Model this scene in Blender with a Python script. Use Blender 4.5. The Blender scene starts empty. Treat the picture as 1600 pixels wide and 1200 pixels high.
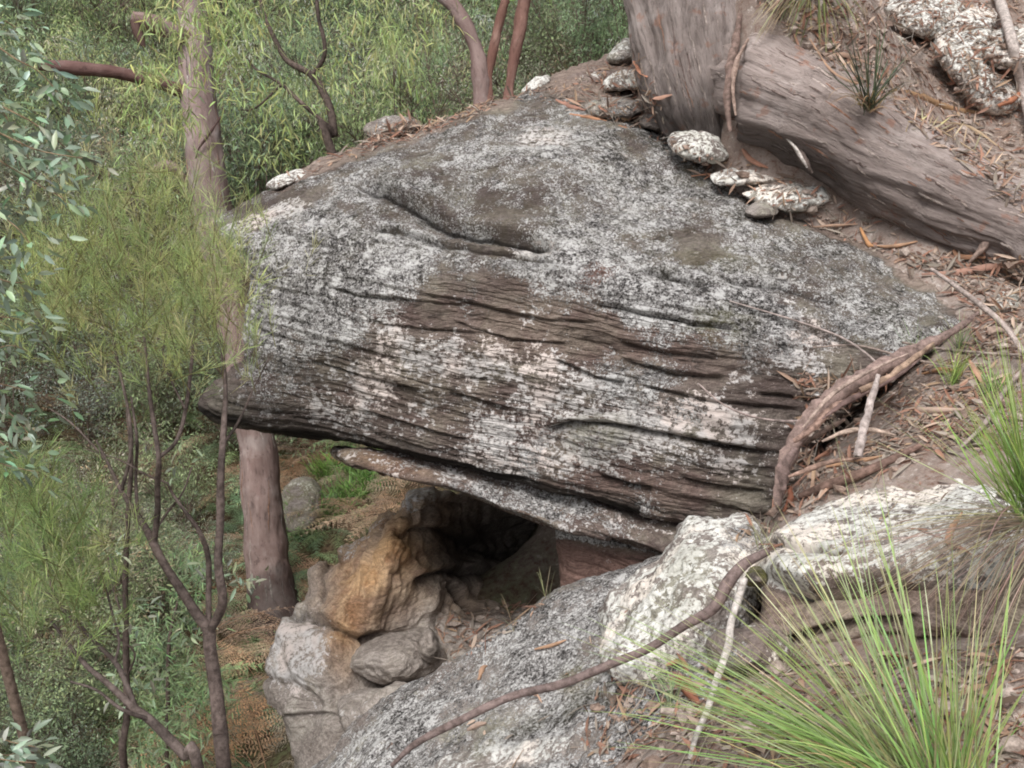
import bpy, math, random
import numpy as np
from mathutils import Vector
from mathutils.bvhtree import BVHTree
rng = np.random.default_rng(7)
random.seed(7)
sc = bpy.context.scene
COL = sc.collection
# ------------------------------------------------------------------ camera frame
F_PX = 1550.0; PITCH = math.radians(20)
FW = np.array([0, math.cos(PITCH), -math.sin(PITCH)]); UP = np.array([0, math.sin(PITCH), math.cos(PITCH)]); RT = np.array([1., 0, 0])
def P(x, y, d):
    x = np.asarray(x, float); y = np.asarray(y, float); d = np.asarray(d, float)
    return d[..., None] * (FW + ((x - 800) / F_PX)[..., None] * RT + ((600 - y) / F_PX)[..., None] * UP)
def PROJ(p):
    d = p @ FW
    return 800 + F_PX * (p @ RT) / d, 600 - F_PX * (p @ UP) / d, d
# ------------------------------------------------------------------ noise
_perm = np.random.default_rng(11).permutation(512).astype(np.int64)
_perm = np.concatenate([_perm, _perm, _perm])
_gr = np.random.default_rng(12).normal(size=(512, 3)); _gr /= np.linalg.norm(_gr, axis=1)[:, None]
def perlin(p):
    i = np.floor(p).astype(np.int64); f = p - i
    u = f * f * f * (f * (f * 6 - 15) + 10)
    i &= 511
    r = 0
    for dx in (0, 1):
        wx = u[:, 0] if dx else 1 - u[:, 0]
        for dy in (0, 1):
            wy = u[:, 1] if dy else 1 - u[:, 1]
            for dz in (0, 1):
                wz = u[:, 2] if dz else 1 - u[:, 2]
                h = _perm[(_perm[(_perm[(i[:, 0] + dx) & 511] + i[:, 1] + dy) & 511] + i[:, 2] + dz) & 511]
                g = _gr[h]
                r = r + wx * wy * wz * (g[:, 0] * (f[:, 0] - dx) + g[:, 1] * (f[:, 1] - dy) + g[:, 2] * (f[:, 2] - dz))
    return r * 1.6
def fbm(p, s=1.0, o=4, seed=0, rough=.5):
    a = 1; r = 0; t = 0
    q = p * s + seed * 17.3
    for k in range(o):
        r = r + a * perlin(q); t += a; a *= rough; q = q * 2.03 + 5.7
    return r / t * 1.3
def sstep(a, b, x):
    t = np.clip((x - a) / (b - a), 0, 1); return t * t * (3 - 2 * t)
def hash1(i, seed=0):
    return np.modf(np.abs(np.sin((i + seed * 7.7) * 127.1 + 3.3) * 43758.5453))[0]
# ------------------------------------------------------------------ objects and tags
def tag(o, label=None, cat=None, group=None, kind=None):
    if label: o['label'] = label
    if cat: o['category'] = cat
    if group: o['group'] = group
    if kind: o['kind'] = kind
    return o
def empty(name, loc, label, cat, group=None):
    o = bpy.data.objects.new(name, None); COL.objects.link(o)
    o.location = loc; o.empty_display_size = .1
    return tag(o, label, cat, group)
def mesh_obj(name, V, faces, mat, parent=None, origin=None, cols=None, masks=None, smooth=True):
    """V (n,3) world; faces: list of int arrays (m,k); cols dict name->(n,4)"""
    V = np.asarray(V, float)
    if parent is not None: origin = np.array(parent.location)
    if origin is None:
        lo, hi = V.min(0), V.max(0); origin = np.array([(lo[0]+hi[0])/2, (lo[1]+hi[1])/2, lo[2]])
    me = bpy.data.meshes.new(name)
    me.vertices.add(len(V)); me.vertices.foreach_set('co', (V - origin).astype(np.float32).ravel())
    tot = sum(f.size for f in faces); nf = sum(len(f) for f in faces)
    me.loops.add(tot); me.polygons.add(nf)
    me.loops.foreach_set('vertex_index', np.concatenate([f.ravel() for f in faces]).astype(np.int32))
    cnt = np.concatenate([np.full(len(f), f.shape[1]) for f in faces])
    st = np.concatenate([[0], np.cumsum(cnt)[:-1]])
    me.polygons.foreach_set('loop_start', st.astype(np.int32))
    me.polygons.foreach_set('use_smooth', np.full(nf, smooth))
    for k, c in (cols or {}).items():
        a = me.attributes.new(k, 'FLOAT_COLOR', 'POINT')
        a.data.foreach_set('color', np.asarray(c, np.float32).ravel())
    me.update(calc_edges=True); me.validate()
    me.materials.append(mat)
    o = bpy.data.objects.new(name, me); COL.objects.link(o)
    if parent is not None: o.parent = parent
    else: o.location = origin
    return o
class MB:
    """collects geometry with a colour per vertex"""
    def __init__(s): s.V = []; s.F = []; s.C = []; s.n = 0
    def add(s, V, F, C):
        V = np.asarray(V, float).reshape(-1, 3)
        for f in F: s.F.append(np.asarray(f) + s.n)
        C = np.asarray(C, float)
        if C.ndim == 1: C = np.tile(C, (len(V), 1))
        s.V.append(V); s.C.append(np.c_[C[:, :3], np.ones(len(V))]); s.n += len(V)
    def build(s, name, mat, parent=None, origin=None, smooth=True):
        return mesh_obj(name, np.concatenate(s.V), s.F, mat, parent, origin, {'col': np.concatenate(s.C)}, smooth=smooth)
def catmull(pts, n, closed=False):
    pts = np.asarray(pts, float)
    if closed: q = np.concatenate([pts[-1:], pts, pts[:2]])
    else: q = np.concatenate([2*pts[:1]-pts[1:2], pts, 2*pts[-1:]-pts[-2:-1]])
    out = []; m = len(q) - 3
    for i in range(m):
        t = np.linspace(0, 1, 24, endpoint=False)[:, None]
        a, b, c, d = q[i:i+4]
        out.append(.5*((2*b)+(-a+c)*t+(2*a-5*b+4*c-d)*t*t+(-a+3*b-3*c+d)*t**3))
    out = np.concatenate(out + [q[-2:-1]])
    L = np.concatenate([[0], np.cumsum(np.linalg.norm(np.diff(out, axis=0), axis=1))])
    s = np.linspace(0, L[-1], n, endpoint=not closed)
    return np.stack([np.interp(s, L, out[:, k]) for k in range(out.shape[1])], 1)
def tube(pts, rad, ns=8, nl=None, col=(.1,.08,.07), bump=0, bs=6, cap=True, seed=0, stretch=6, flat=None):
    pts = np.asarray(pts, float); rad = np.asarray(rad, float)
    if nl is None: nl = max(3, len(pts)*4)
    Q = catmull(np.c_[pts, rad], nl); C = Q[:, :3]; R = Q[:, 3]
    T = np.gradient(C, axis=0); T /= np.linalg.norm(T, axis=1)[:, None]+1e-9
    n = np.cross(T[0], [0.3, .5, .81]); n /= np.linalg.norm(n); N = [n]
    for i in range(1, nl):
        n = N[-1] - T[i]*np.dot(N[-1], T[i]); n /= np.linalg.norm(n); N.append(n)
    N = np.array(N); B = np.cross(T, N)
    a = np.linspace(0, 2*np.pi, ns, endpoint=False)
    D = N[:, None]*np.cos(a)[None, :, None] + B[:, None]*np.sin(a)[None, :, None]
    rr = np.tile(R[:, None], (1, ns))
    if bump:
        Ls = np.concatenate([[0], np.cumsum(np.linalg.norm(np.diff(C, axis=0), axis=1))])
        q = np.stack([np.tile(Ls[:, None], (1, ns))*bs/stretch, R.mean()*bs*np.cos(a)[None]+0*rr, R.mean()*bs*np.sin(a)[None]+0*rr], -1).reshape(-1, 3)
        b = fbm(q, 1, 4, seed).reshape(nl, ns) + .7*fbm(q*[3, .5, .5], .5, 3, seed+3).reshape(nl, ns)
        rr = rr*(1+bump*b)
    V = (C[:, None]+D*rr[..., None]).reshape(-1, 3)
    i = np.arange(nl-1)[:, None]*ns; j = np.arange(ns)[None]; j2 = (j+1) % ns
    F = [np.stack([i+j, i+j2, i+ns+j2, i+ns+j], -1).reshape(-1, 4)]
    if cap:
        V = np.concatenate([V, C[:1]-T[:1]*R[0]*.2, C[-1:]+T[-1:]*R[-1]*.2]); k = nl*ns
        jj = np.arange(ns); F.append(np.stack([(jj+1) % ns, jj, 0*jj+k], -1)); F.append(np.stack([jj+(nl-1)*ns, (jj+1) % ns+(nl-1)*ns, 0*jj+k+1], -1))
    return V, F, np.asarray(col, float)
def nrm(v): return v/(np.linalg.norm(v, axis=-1, keepdims=True)+1e-9)
def leaves4(mb, p, d, up, L, W, C):
    """flat rhombus leaves"""
    n = len(p); d = nrm(d); s = nrm(np.cross(d, up)); L = np.broadcast_to(L, n)[:, None]; W = np.broadcast_to(W, n)[:, None]
    V = np.stack([p, p+d*L*.42+s*W/2, p+d*L, p+d*L*.42-s*W/2], 1)
    mb.add(V, [np.arange(4*n).reshape(n, 4)], np.repeat(C, 4, 0))
def leaves8(mb, p, d, up, L, W, C, fold=.25, droop=.15):
    n = len(p); d = nrm(d); s = nrm(np.cross(d, up)); u = nrm(np.cross(s, d)); L = np.broadcast_to(L, n)[:, None]; W = np.broadcast_to(W, n)[:, None]
    def pt(t, w, h): return p+d*L*t+s*W*w+u*(h*W-droop*L*t*t)
    V = np.stack([pt(0,0,0), pt(.3,.42,fold), pt(.3,0,0), pt(.3,-.42,fold), pt(.65,.4,fold), pt(.65,0,0), pt(.65,-.4,fold), pt(1,0,0)], 1)
    b = np.arange(n)[:, None]*8
    T = np.concatenate([b+[0,1,2], b+[0,2,3], b+[4,7,5], b+[5,7,6]]); Q = np.concatenate([b+[1,4,5,2], b+[2,5,6,3]])
    mb.add(V, [T, Q], np.repeat(C, 8, 0))
def blades(mb, base, d0, L, W, bend, C, K=7, side=None, twist=.3):
    """curved grass blades; bend = downward sag"""
    n = len(base); d0 = nrm(d0); L = np.broadcast_to(L, n)[:, None, None]; W = np.broadcast_to(W, n)[:, None, None]; bend = np.broadcast_to(bend, n)[:, None, None]
    t = np.linspace(0, 1, K)[None, :, None]
    c = base[:, None]+d0[:, None]*L*t*(1-.25*bend*t)+np.array([0, 0, -1.])*L*bend*t**2.2*.6
    s = nrm(np.cross(d0, np.array([0, 0, 1.])+rng.normal(0, .3, (n, 3)))) if side is None else side
    w = W*np.clip(1-t, 0, 1)**.55*np.clip(t*8+.5, 0, 1)*.5
    s2 = nrm(s[:, None]+rng.normal(0, twist, (n, 1, 3))*t)
    V = np.concatenate([c-s2*w, c+s2*w], 2).reshape(n, K, 2, 3)
    b = np.arange(n)[:, None, None]*2*K+np.arange(K-1)[None, :, None]*2
    F = (b+np.array([0, 1, 3, 2])).reshape(-1, 4)
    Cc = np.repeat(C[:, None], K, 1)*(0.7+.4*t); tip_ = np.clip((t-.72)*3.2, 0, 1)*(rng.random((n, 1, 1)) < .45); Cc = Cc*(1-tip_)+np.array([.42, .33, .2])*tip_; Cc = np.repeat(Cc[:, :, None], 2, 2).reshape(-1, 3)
    mb.add(V, [F], Cc)
def vary(c, n, v=.3, h=.1):
    c = np.asarray(c, float)
    k = np.exp(rng.normal(0, v, (n, 1)))*np.exp(rng.normal(0, h, (n, 3)))
    return np.clip(c*k, .002, .9)
# ------------------------------------------------------------------ materials
def newmat(name):
    m = bpy.data.materials.new(name); m.use_nodes = True; nt = m.node_tree; nt.nodes.clear()
    return m, nt
class G:
    def __init__(s, nt): s.nt = nt
    def n(s, t, **kw):
        nd = s.nt.nodes.new(t)
        for k, v in kw.items():
            if k == 'inp':
                for a, b in v.items():
                    if hasattr(b, 'links') or isinstance(b, bpy.types.NodeSocket): s.nt.links.new(b, nd.inputs[a])
                    else: nd.inputs[a].default_value = b
            else: setattr(nd, k, v)
        return nd
    def math(s, op, a, b=None, clamp=False):
        nd = s.n('ShaderNodeMath', operation=op, use_clamp=clamp)
        for i, v in enumerate([a, b]):
            if v is None: continue
            if isinstance(v, bpy.types.NodeSocket): s.nt.links.new(v, nd.inputs[i])
            else: nd.inputs[i].default_value = v
        return nd.outputs[0]
    def noise(s, vec, sc, det=4, ro=.5, dist=0):
        return s.n('ShaderNodeTexNoise', inp={'Vector': vec, 'Scale': sc, 'Detail': det, 'Roughness': ro, 'Distortion': dist}).outputs['Fac']
    def ss(s, v, a, b):
        nd = s.n('ShaderNodeMapRange', interpolation_type='SMOOTHSTEP', inp={'Value': v})
        for k, x in (('From Min', a), ('From Max', b)):
            if isinstance(x, bpy.types.NodeSocket): s.nt.links.new(x, nd.inputs[k])
            else: nd.inputs[k].default_value = x
        return nd.outputs[0]
    def mix(s, f, a, b, blend='MIX'):
        nd = s.n('ShaderNodeMix', data_type='RGBA', blend_type=blend)
        for i, v in ((0, f), (6, a), (7, b)):
            if isinstance(v, bpy.types.NodeSocket): s.nt.links.new(v, nd.inputs[i])
            else: nd.inputs[i].default_value = v if i == 0 else (v[0], v[1], v[2], 1)
        return nd.outputs[2]
    def attr(s, name):
        a = s.n('ShaderNodeAttribute', attribute_name=name)
        sp = s.n('ShaderNodeSeparateColor', inp={0: a.outputs['Color']})
        return sp.outputs[0], sp.outputs[1], sp.outputs[2], a.outputs['Alpha'], a.outputs['Color']
def rock_material(name, base=(.17,.148,.13), base2=(.095,.076,.07), base3=(.215,.2,.165), strata=(.15, 1.0), lich=(.60,.57,.555), strat_amt=1.0, ssc=1.0):
    m, nt = newmat(name); g = G(nt)
    geo = g.n('ShaderNodeNewGeometry'); pos = geo.outputs['Position']
    lichA, speckA, ochA, darkA, _ = g.attr('mask'); redA, mossA, crackA, soilA, _ = g.attr('mask2')
    # tilted bedding coordinates
    mp = g.n('ShaderNodeMapping', inp={'Vector': pos, 'Rotation': (0, math.atan(strata[0]), 0)})
    mp2 = g.n('ShaderNodeMapping', inp={'Vector': mp.outputs[0], 'Scale': (1, 1, 1.2+5.8*min(1, strat_amt))})
    wob = g.n('ShaderNodeTexNoise', inp={'Vector': pos, 'Scale': 2.2, 'Detail': 3}).outputs['Color']
    sv = g.n('ShaderNodeVectorMath', operation='ADD', inp={0: mp2.outputs[0]})
    sc_ = g.n('ShaderNodeVectorMath', operation='SCALE', inp={0: wob, 'Scale': .8}); nt.links.new(sc_.outputs[0], sv.inputs[1])
    S = sv.outputs[0]
    n_big = g.noise(S, 1.6, 5, .6); n_mid = g.noise(S, 6, 6, .65); n_fine = g.noise(S, 28, 5, .7)
    c = g.mix(g.ss(n_big, .38, .62), base, base2)
    c = g.mix(g.ss(g.noise(pos, 3.1, 4, .6), .5, .68), c, base3)
    c = g.mix(redA, c, g.mix(n_mid, (.15,.088,.075), (.25,.165,.14)))
    c = g.mix(ochA, c, g.mix(g.ss(g.noise(pos, 7, 6, .6, .6), .38, .62), (.30,.155,.07), (.52,.34,.19)))
    # grain
    gr = g.noise(pos, 160, 3, .7)
    c = g.mix(1.0, c, g.mix(g.ss(gr, .25, .75), (.72,.72,.72), (1.25,1.25,1.25)), 'MULTIPLY')
    c = g.mix(1.0, c, g.mix(g.ss(n_fine, .3, .7), (.6,.57,.55), (1.3,1.3,1.3)), 'MULTIPLY')
    st = g.math('MULTIPLY', g.ss(n_mid, .44, .34), strat_amt*.7)
    c = g.mix(st, c, (.035,.028,.024))
    # crusty pale lichen patches
    big_n0 = g.noise(pos, 4.3, 2)
    pn = g.noise(pos, 9, 6, .75, .3); pn2 = g.noise(pos, 42, 4, .75)
    pv = g.math('ADD', g.math('MULTIPLY', pn, .5), g.math('MULTIPLY', pn2, .5))
    thr = g.math('SUBTRACT', .655, g.math('MULTIPLY', lichA, .2))
    lf = g.ss(pv, thr, g.math('ADD', thr, .05))
    lc = g.mix(g.ss(pn2, .35, .6), (lich[0]*.5, lich[1]*.49, lich[2]*.48), lich)
    lc = g.mix(g.ss(big_n0, .5, .62), lc, (lich[0]*1.05, lich[1]*.97, lich[2]*.93))
    c = g.mix(lf, c, lc)
    # leafy speckled lichen: small cells from near black to pale grey
    vo = g.n('ShaderNodeTexVoronoi', inp={'Vector': pos, 'Scale': 80.0*ssc, 'Randomness': 1.0}); 
    vo2 = g.n('ShaderNodeTexVoronoi', inp={'Vector': pos, 'Scale': 170.0*ssc})
    vc = g.n('ShaderNodeSeparateColor', inp={0: vo.outputs['Color']}).outputs[0]; vc2 = g.n('ShaderNodeSeparateColor', inp={0: vo2.outputs['Color']}).outputs[1]
    col_n = g.noise(pos, 13, 5, .65); big_n = g.noise(pos, 2.6, 3, .6)
    vm = g.math('ADD', g.math('MULTIPLY', vc, .55), g.math('MULTIPLY', vc2, .6))
    vm = g.math('ADD', vm, g.math('MULTIPLY', g.math('SUBTRACT', col_n, .5), 1.5))
    wv_ = g.n('ShaderNodeVectorMath', operation='ADD', inp={0: pos, 1: g.n('ShaderNodeVectorMath', operation='SCALE', inp={0: g.n('ShaderNodeTexNoise', inp={'Vector': pos, 'Scale': 18.0, 'Detail': 2.0}).outputs['Color'], 'Scale': .07}).outputs[0]})
    v3 = g.n('ShaderNodeTexVoronoi', inp={'Vector': wv_.outputs[0], 'Scale': 13.0*ssc})
    colony = g.math('MULTIPLY', g.ss(v3.outputs['Distance'], .52, .3), g.ss(g.n('ShaderNodeSeparateColor', inp={0: v3.outputs['Color']}).outputs[0], .45, .95))
    vm = g.math('ADD', vm, g.math('MULTIPLY', colony, .38))
    vm = g.math('ADD', vm, g.math('SUBTRACT', g.math('MULTIPLY', g.math('SUBTRACT', big_n, .5), .8), .1))
    spc = g.mix(g.ss(vm, .12, .42), (.04,.037,.036), (.22,.208,.202)); spc = g.mix(g.ss(vm, .42, .95), spc, (.58,.57,.56))
    sn = g.math('ADD', g.math('MULTIPLY', g.noise(pos, 7, 6, .75), .75), g.math('MULTIPLY', vc2, .14))
    sthr = g.math('SUBTRACT', .78, g.math('MULTIPLY', speckA, .5))
    sf = g.ss(sn, sthr, g.math('ADD', sthr, .09))
    c = g.mix(sf, c, spc)
    c = g.mix(g.math('MULTIPLY', mossA, g.ss(pn, .42, .58)), c, (.12,.115,.045))
    c = g.mix(soilA, c, g.mix(g.ss(n_fine, .3, .7), (.15,.11,.09), (.36,.28,.24)))
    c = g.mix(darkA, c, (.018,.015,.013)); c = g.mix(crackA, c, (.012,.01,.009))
    rough = .92
    h = g.math('ADD', g.math('MULTIPLY', n_mid, .5*strat_amt), g.math('MULTIPLY', n_fine, .08+.2*strat_amt))
    h = g.math('ADD', h, g.math('MULTIPLY', gr, .05))
    h = g.math('ADD', h, g.math('MULTIPLY', pn2, .2))
    h = g.math('ADD', h, g.math('MULTIPLY', sf, g.math('MULTIPLY', vm, .35)))
    b = g.n('ShaderNodeBump', inp={'Height': h, 'Strength': .9, 'Distance': .024})
    p = g.n('ShaderNodeBsdfPrincipled', inp={'Base Color': c, 'Roughness': rough, 'Normal': b.outputs[0], 'Specular IOR Level': .2})
    o = g.n('ShaderNodeOutputMaterial', inp={'Surface': p.outputs[0]})
    return m
def soil_material():
    m, nt = newmat('soil and litter'); g = G(nt); pos = g.n('ShaderNodeNewGeometry').outputs['Position']
    a, b_, c_, _, _ = g.attr('mask')      # a = forest floor
    n1 = g.noise(pos, 3, 6, .65); n2 = g.noise(pos, 22, 6, .7); n3 = g.noise(pos, 140, 3, .7)
    c = g.mix(g.ss(n1, .35, .65), (.25,.19,.16), (.38,.315,.28)); c = g.mix(g.ss(n2, .5, .68), c, (.2,.12,.09))
    c = g.mix(g.ss(n2, .44, .32), c, (.5,.44,.40))
    f = g.mix(g.ss(g.noise(pos, 1.1, 6, .7), .4, .6), (.10,.115,.055), (.15,.10,.065)); f = g.mix(g.ss(n2, .45, .6), f, (.05,.032,.02))
    c = g.mix(a, c, f)
    c = g.mix(1.0, c, g.mix(n3, (.6,.6,.6), (1.35,1.35,1.35)), 'MULTIPLY')
    h = g.math('ADD', g.math('MULTIPLY', n2, .6), g.math('MULTIPLY', n3, .12))
    bm = g.n('ShaderNodeBump', inp={'Height': h, 'Strength': 1.0, 'Distance': .03})
    p = g.n('ShaderNodeBsdfPrincipled', inp={'Base Color': c, 'Roughness': .95, 'Normal': bm.outputs[0], 'Specular IOR Level': .15})
    g.n('ShaderNodeOutputMaterial', inp={'Surface': p.outputs[0]}); return m
def leaf_material(name, rough=.5, trans=.35, spec=.35, haze=.12):  # pale grey-green is mixed into the leaf colour as painted haze
    m, nt = newmat(name); g = G(nt)
    _, _, _, _, col = g.attr('col'); pos = g.n('ShaderNodeNewGeometry').outputs['Position']
    rnd = g.n('ShaderNodeObjectInfo').outputs['Random']
    k = g.mix(g.noise(pos, 9, 3), (.72,.72,.72), (1.3,1.3,1.3)); c = g.mix(haze, g.mix(1.0, col, k, 'MULTIPLY'), (.34,.36,.31))
    c = g.mix(1.0, c, g.mix(rnd, (.85,.92,1.0), (1.18,1.08,.9)), 'MULTIPLY')
    p = g.n('ShaderNodeBsdfPrincipled', inp={'Base Color': c, 'Roughness': rough, 'Specular IOR Level': spec})
    tr = g.n('ShaderNodeBsdfTranslucent', inp={'Color': c})
    mx = g.n('ShaderNodeMixShader', inp={0: trans, 1: p.outputs[0], 2: tr.outputs[0]})
    g.n('ShaderNodeOutputMaterial', inp={'Surface': mx.outputs[0]}); return m
def bark_material(name, c1, c2, c3, sc=9, axis=(1,1,.2), bump=.03, patches=0):
    m, nt = newmat(name); g = G(nt); pos = g.n('ShaderNodeNewGeometry').outputs['Position']
    col = g.attr('col')                    # rgb = tint, uv-like grain comes from the 'grain' attribute
    gra = g.n('ShaderNodeAttribute', attribute_name='grain').outputs['Vector']
    n1 = g.noise(gra, sc, 6, .7, .4); n2 = g.noise(pos, 3.5, 4, .6); n3 = g.noise(gra, sc*4, 5, .75, .2)
    c = g.mix(g.ss(n1, .36, .64), c1, c2); c = g.mix(g.ss(n2, .5, .68), c, c3)
    c = g.mix(g.math('MULTIPLY', g.ss(n3, .48, .34), .6), c, (c1[0]*.3, c1[1]*.27, c1[2]*.27)); c = g.mix(g.math('MULTIPLY', g.ss(n3, .56, .7), .5), c, (c3[0]*1.25, c3[1]*1.22, c3[2]*1.2))
    if patches: c = g.mix(g.math('MULTIPLY', g.ss(g.noise(pos, 9, 5, .6), .6, .66), patches), c, (.30,.13,.075))
    c = g.mix(1.0, c, col[4], 'MULTIPLY')
    h = g.math('ADD', g.math('MULTIPLY', n1, .7), g.math('MULTIPLY', n3, .35))
    bm = g.n('ShaderNodeBump', inp={'Height': h, 'Strength': 1.0, 'Distance': bump})
    p = g.n('ShaderNodeBsdfPrincipled', inp={'Base Color': c, 'Roughness': .85, 'Normal': bm.outputs[0], 'Specular IOR Level': .2})
    g.n('ShaderNodeOutputMaterial', inp={'Surface': p.outputs[0]}); return m
def wood_material():
    m, nt = newmat('dead wood'); g = G(nt); pos = g.n('ShaderNodeNewGeometry').outputs['Position']; col = g.attr('col')
    n = g.noise(pos, 45, 6, .7); c = g.mix(1.0, col[4], g.mix(g.ss(n, .3, .7), (.5,.48,.46), (1.4,1.4,1.4)), 'MULTIPLY')
    bm = g.n('ShaderNodeBump', inp={'Height': n, 'Strength': .8, 'Distance': .006})
    p = g.n('ShaderNodeBsdfPrincipled', inp={'Base Color': c, 'Roughness': .8, 'Normal': bm.outputs[0], 'Specular IOR Level': .25})
    g.n('ShaderNodeOutputMaterial', inp={'Surface': p.outputs[0]}); return m
M_ROCK = rock_material('layered sandstone')
M_CAVE = rock_material('smooth cave sandstone', base=(.37,.33,.30), base2=(.27,.235,.21), base3=(.42,.385,.34), strat_amt=.3)
M_LEDGE = rock_material('speckled ledge stone', base=(.30,.27,.25), base2=(.2,.17,.155), base3=(.29,.28,.23), strat_amt=.3, lich=(.66,.65,.62), ssc=1.15)
M_PALE = rock_material('pale sandstone', base=(.30,.27,.25), base2=(.2,.17,.155), base3=(.29,.28,.23), strat_amt=.3, lich=(.72,.71,.67), ssc=1.4)
M_SOIL = soil_material()
M_LEAF = leaf_material('foliage', trans=.42, haze=.22); M_GLOSS = leaf_material('glossy gum leaves', .35, .25, .6); M_NEED = leaf_material('needle foliage', .55, .45, .2)
M_GRASS = leaf_material('grass blades', .4, .35, .45); M_LITTER = leaf_material('dry leaves', .7, .12, .25)
M_WOOD = wood_material()
# ------------------------------------------------------------------ ground height
def mq_fit(X, y, c, smooth=1e-6):
    D = np.sqrt(((X[:, None]-X[None])**2).sum(-1)+c*c)
    n = len(X); A = np.zeros((n+3, n+3)); A[:n, :n] = D - smooth*np.eye(n)
    Pm = np.c_[np.ones(n), X]; A[:n, n:] = Pm; A[n:, :n] = Pm.T
    w = np.linalg.solve(A, np.r_[y, 0, 0, 0])
    def ev(Q):
        out = np.zeros(len(Q))
        for s in range(0, len(Q), 40000):
            q = Q[s:s+40000]; out[s:s+40000] = np.sqrt(((q[:, None]-X[None])**2).sum(-1)+c*c)@w[:n]+np.c_[np.ones(len(q)), q]@w[n:]
        return out
    return ev
gp = [(1400,1200,2.0),(1600,1200,1.85),(1150,1200,2.2),(1600,1000,2.15),(1300,1080,2.5),(1050,1150,2.55),(1350,700,3.6),(1260,740,3.6),(1450,640,3.6),(1600,640,3.4),(1450,540,4.15),
      (1600,500,4.0),(1400,400,4.6),(1300,350,4.85),(1180,310,5.0),(1600,430,4.4),(1100,240,5.2),(1030,180,5.55),(1000,100,6.2),(1600,250,5.0),(1500,200,5.3),(1400,60,6.0),(1600,60,5.9),(1250,20,6.2),(1400,1030,2.55),(1250,1060,2.6),(1550,1020,2.3),
      (430,985,8.6),(100,1150,7.2),(250,1000,8.0),(600,720,11),(500,850,9.6),(300,500,13.5),(300,280,18),(800,150,20),(800,0,30),(100,0,30),(1545,500,4.02),(1240,800,3.5)]
G3 = [tuple(P(*g)) for g in gp]
G3 += [(.3,0,-1.6),(-1,0,-2.4),(1.5,0,-1.3),(.3,1.2,-1.75),(-1.5,2,-4.2),(-3,3,-4.8),(0,3,-2.75),(-1,3.2,-3.9),(0,4.4,-3.15),(-.4,5,-3.2),(0.8,3.4,-2.15),(-1.2,5,-4.2),(-1.2,6.6,-4.6),(-.6,7.4,-4.2),(.3,7.4,-3),
       (.9,7.6,-1.3),(1.6,8.5,-.4),(3,7,.3),(4,10,1.2),(6,4,.3),(4,0,-.4),(0.35,5.2,-2.7),(.95,5.3,-1.25),(0.4,4.4,-2.95),(.2,5.8,-2.9),(.8,4.35,-2.5),(8,14,3),(1,11,-2.8),(3,13,-.6),(-8,8,-5),(-8,2,-5),(-3,-3,-3),(3,-4,-.6),(-12,16,-3.6),(12,30,5),
       (-20,34,2),(0,48,6),(-40,60,10),(40,60,14),(0,120,26),(-120,120,26),(120,120,34),(60,-40,3),(-60,-40,-8),(120,0,20),(-120,0,6),(-30,10,-4)]
G3 = np.array(G3)
_gz = mq_fit(G3[:, :2], G3[:, 2], .35, 2e-3)
def groundz(xy): return _gz(np.asarray(xy, float).reshape(-1, 2))
def axis(lo, hi, step, far):
    a = np.arange(lo, hi, step); l, r = [lo], [hi]; s = step
    while l[-1] > -far: s *= 1.13; l.append(l[-1]-s)
    s = step
    while r[-1] < far: s *= 1.13; r.append(r[-1]+s)
    return np.concatenate([l[:0:-1], a, r])
gx = axis(-2.5, 3.6, .022, 220); gy = axis(1.2, 7.2, .022, 220)
XX, YY = np.meshgrid(gx, gy, indexing='ij'); xy = np.c_[XX.ravel(), YY.ravel()]
z = groundz(xy); q = np.c_[xy, z]
near = sstep(14, 7, np.hypot(xy[:, 0]-.5, xy[:, 1]-4))
z = z + near*(.035*fbm(q, 2.2, 4, 1)+.014*fbm(q, 9, 4, 2)+.006*fbm(q, 35, 3, 3)) + (1-near)*.35*fbm(q, .25, 4, 4)
nx, ny = len(gx), len(gy); i = np.arange(nx-1)[:, None]*ny; j = np.arange(ny-1)[None]
Fg = np.stack([i+j, i+ny+j, i+ny+j+1, i+j+1], -1).reshape(-1, 4)
Vg = np.c_[xy, z]
forest = np.clip(np.maximum(sstep(-2.6, -3.2, z), sstep(8.5, 10, xy[:, 1])), 0, 1)
ground = mesh_obj('ground', Vg, [Fg], M_SOIL, origin=np.zeros(3), cols={'mask': np.c_[forest, 0*z, 0*z, 0*z]})
tag(ground, 'sloping bush ground, pinkish bare soil near and brown leafy forest floor in the gully', 'ground', kind='structure')
_ng = (np.abs(Vg[Fg[:, 0], 0]-.5) < 3.2) & (Vg[Fg[:, 0], 1] > 1) & (Vg[Fg[:, 0], 1] < 8)
TARGETS = [(Vg, Fg[_ng])]          # surfaces that litter can lie on
# ------------------------------------------------------------------ relief rocks
def blob(px, py, x, y, rx, ry, a=0):
    ca, sa = math.cos(math.radians(a)), math.sin(math.radians(a)); u = (px-x)*ca+(py-y)*sa; v = -(px-x)*sa+(py-y)*ca
    return np.exp(-((u/rx)**2+(v/ry)**2)**1.5)
def polydist(px, py, pts):
    """unsigned distance, signed side (positive = below the line), fraction along"""
    best = np.full(len(px), 1e9); sg = np.zeros(len(px)); fr = np.zeros(len(px)); pts = np.asarray(pts, float); n = len(pts)-1
    for k in range(n):
        a, b = pts[k], pts[k+1]; ab = b-a; t = np.clip(((px-a[0])*ab[0]+(py-a[1])*ab[1])/(ab@ab), 0, 1)
        dx = px-a[0]-t*ab[0]; dy = py-a[1]-t*ab[1]; d = np.hypot(dx, dy); m = d < best
        best[m] = d[m]; s = np.sign(ab[0]*(py-a[1])-ab[1]*(px-a[0])); sg[m] = s[m]; fr[m] = ((k+t)/n)[m]
    return best, sg, fr
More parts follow.
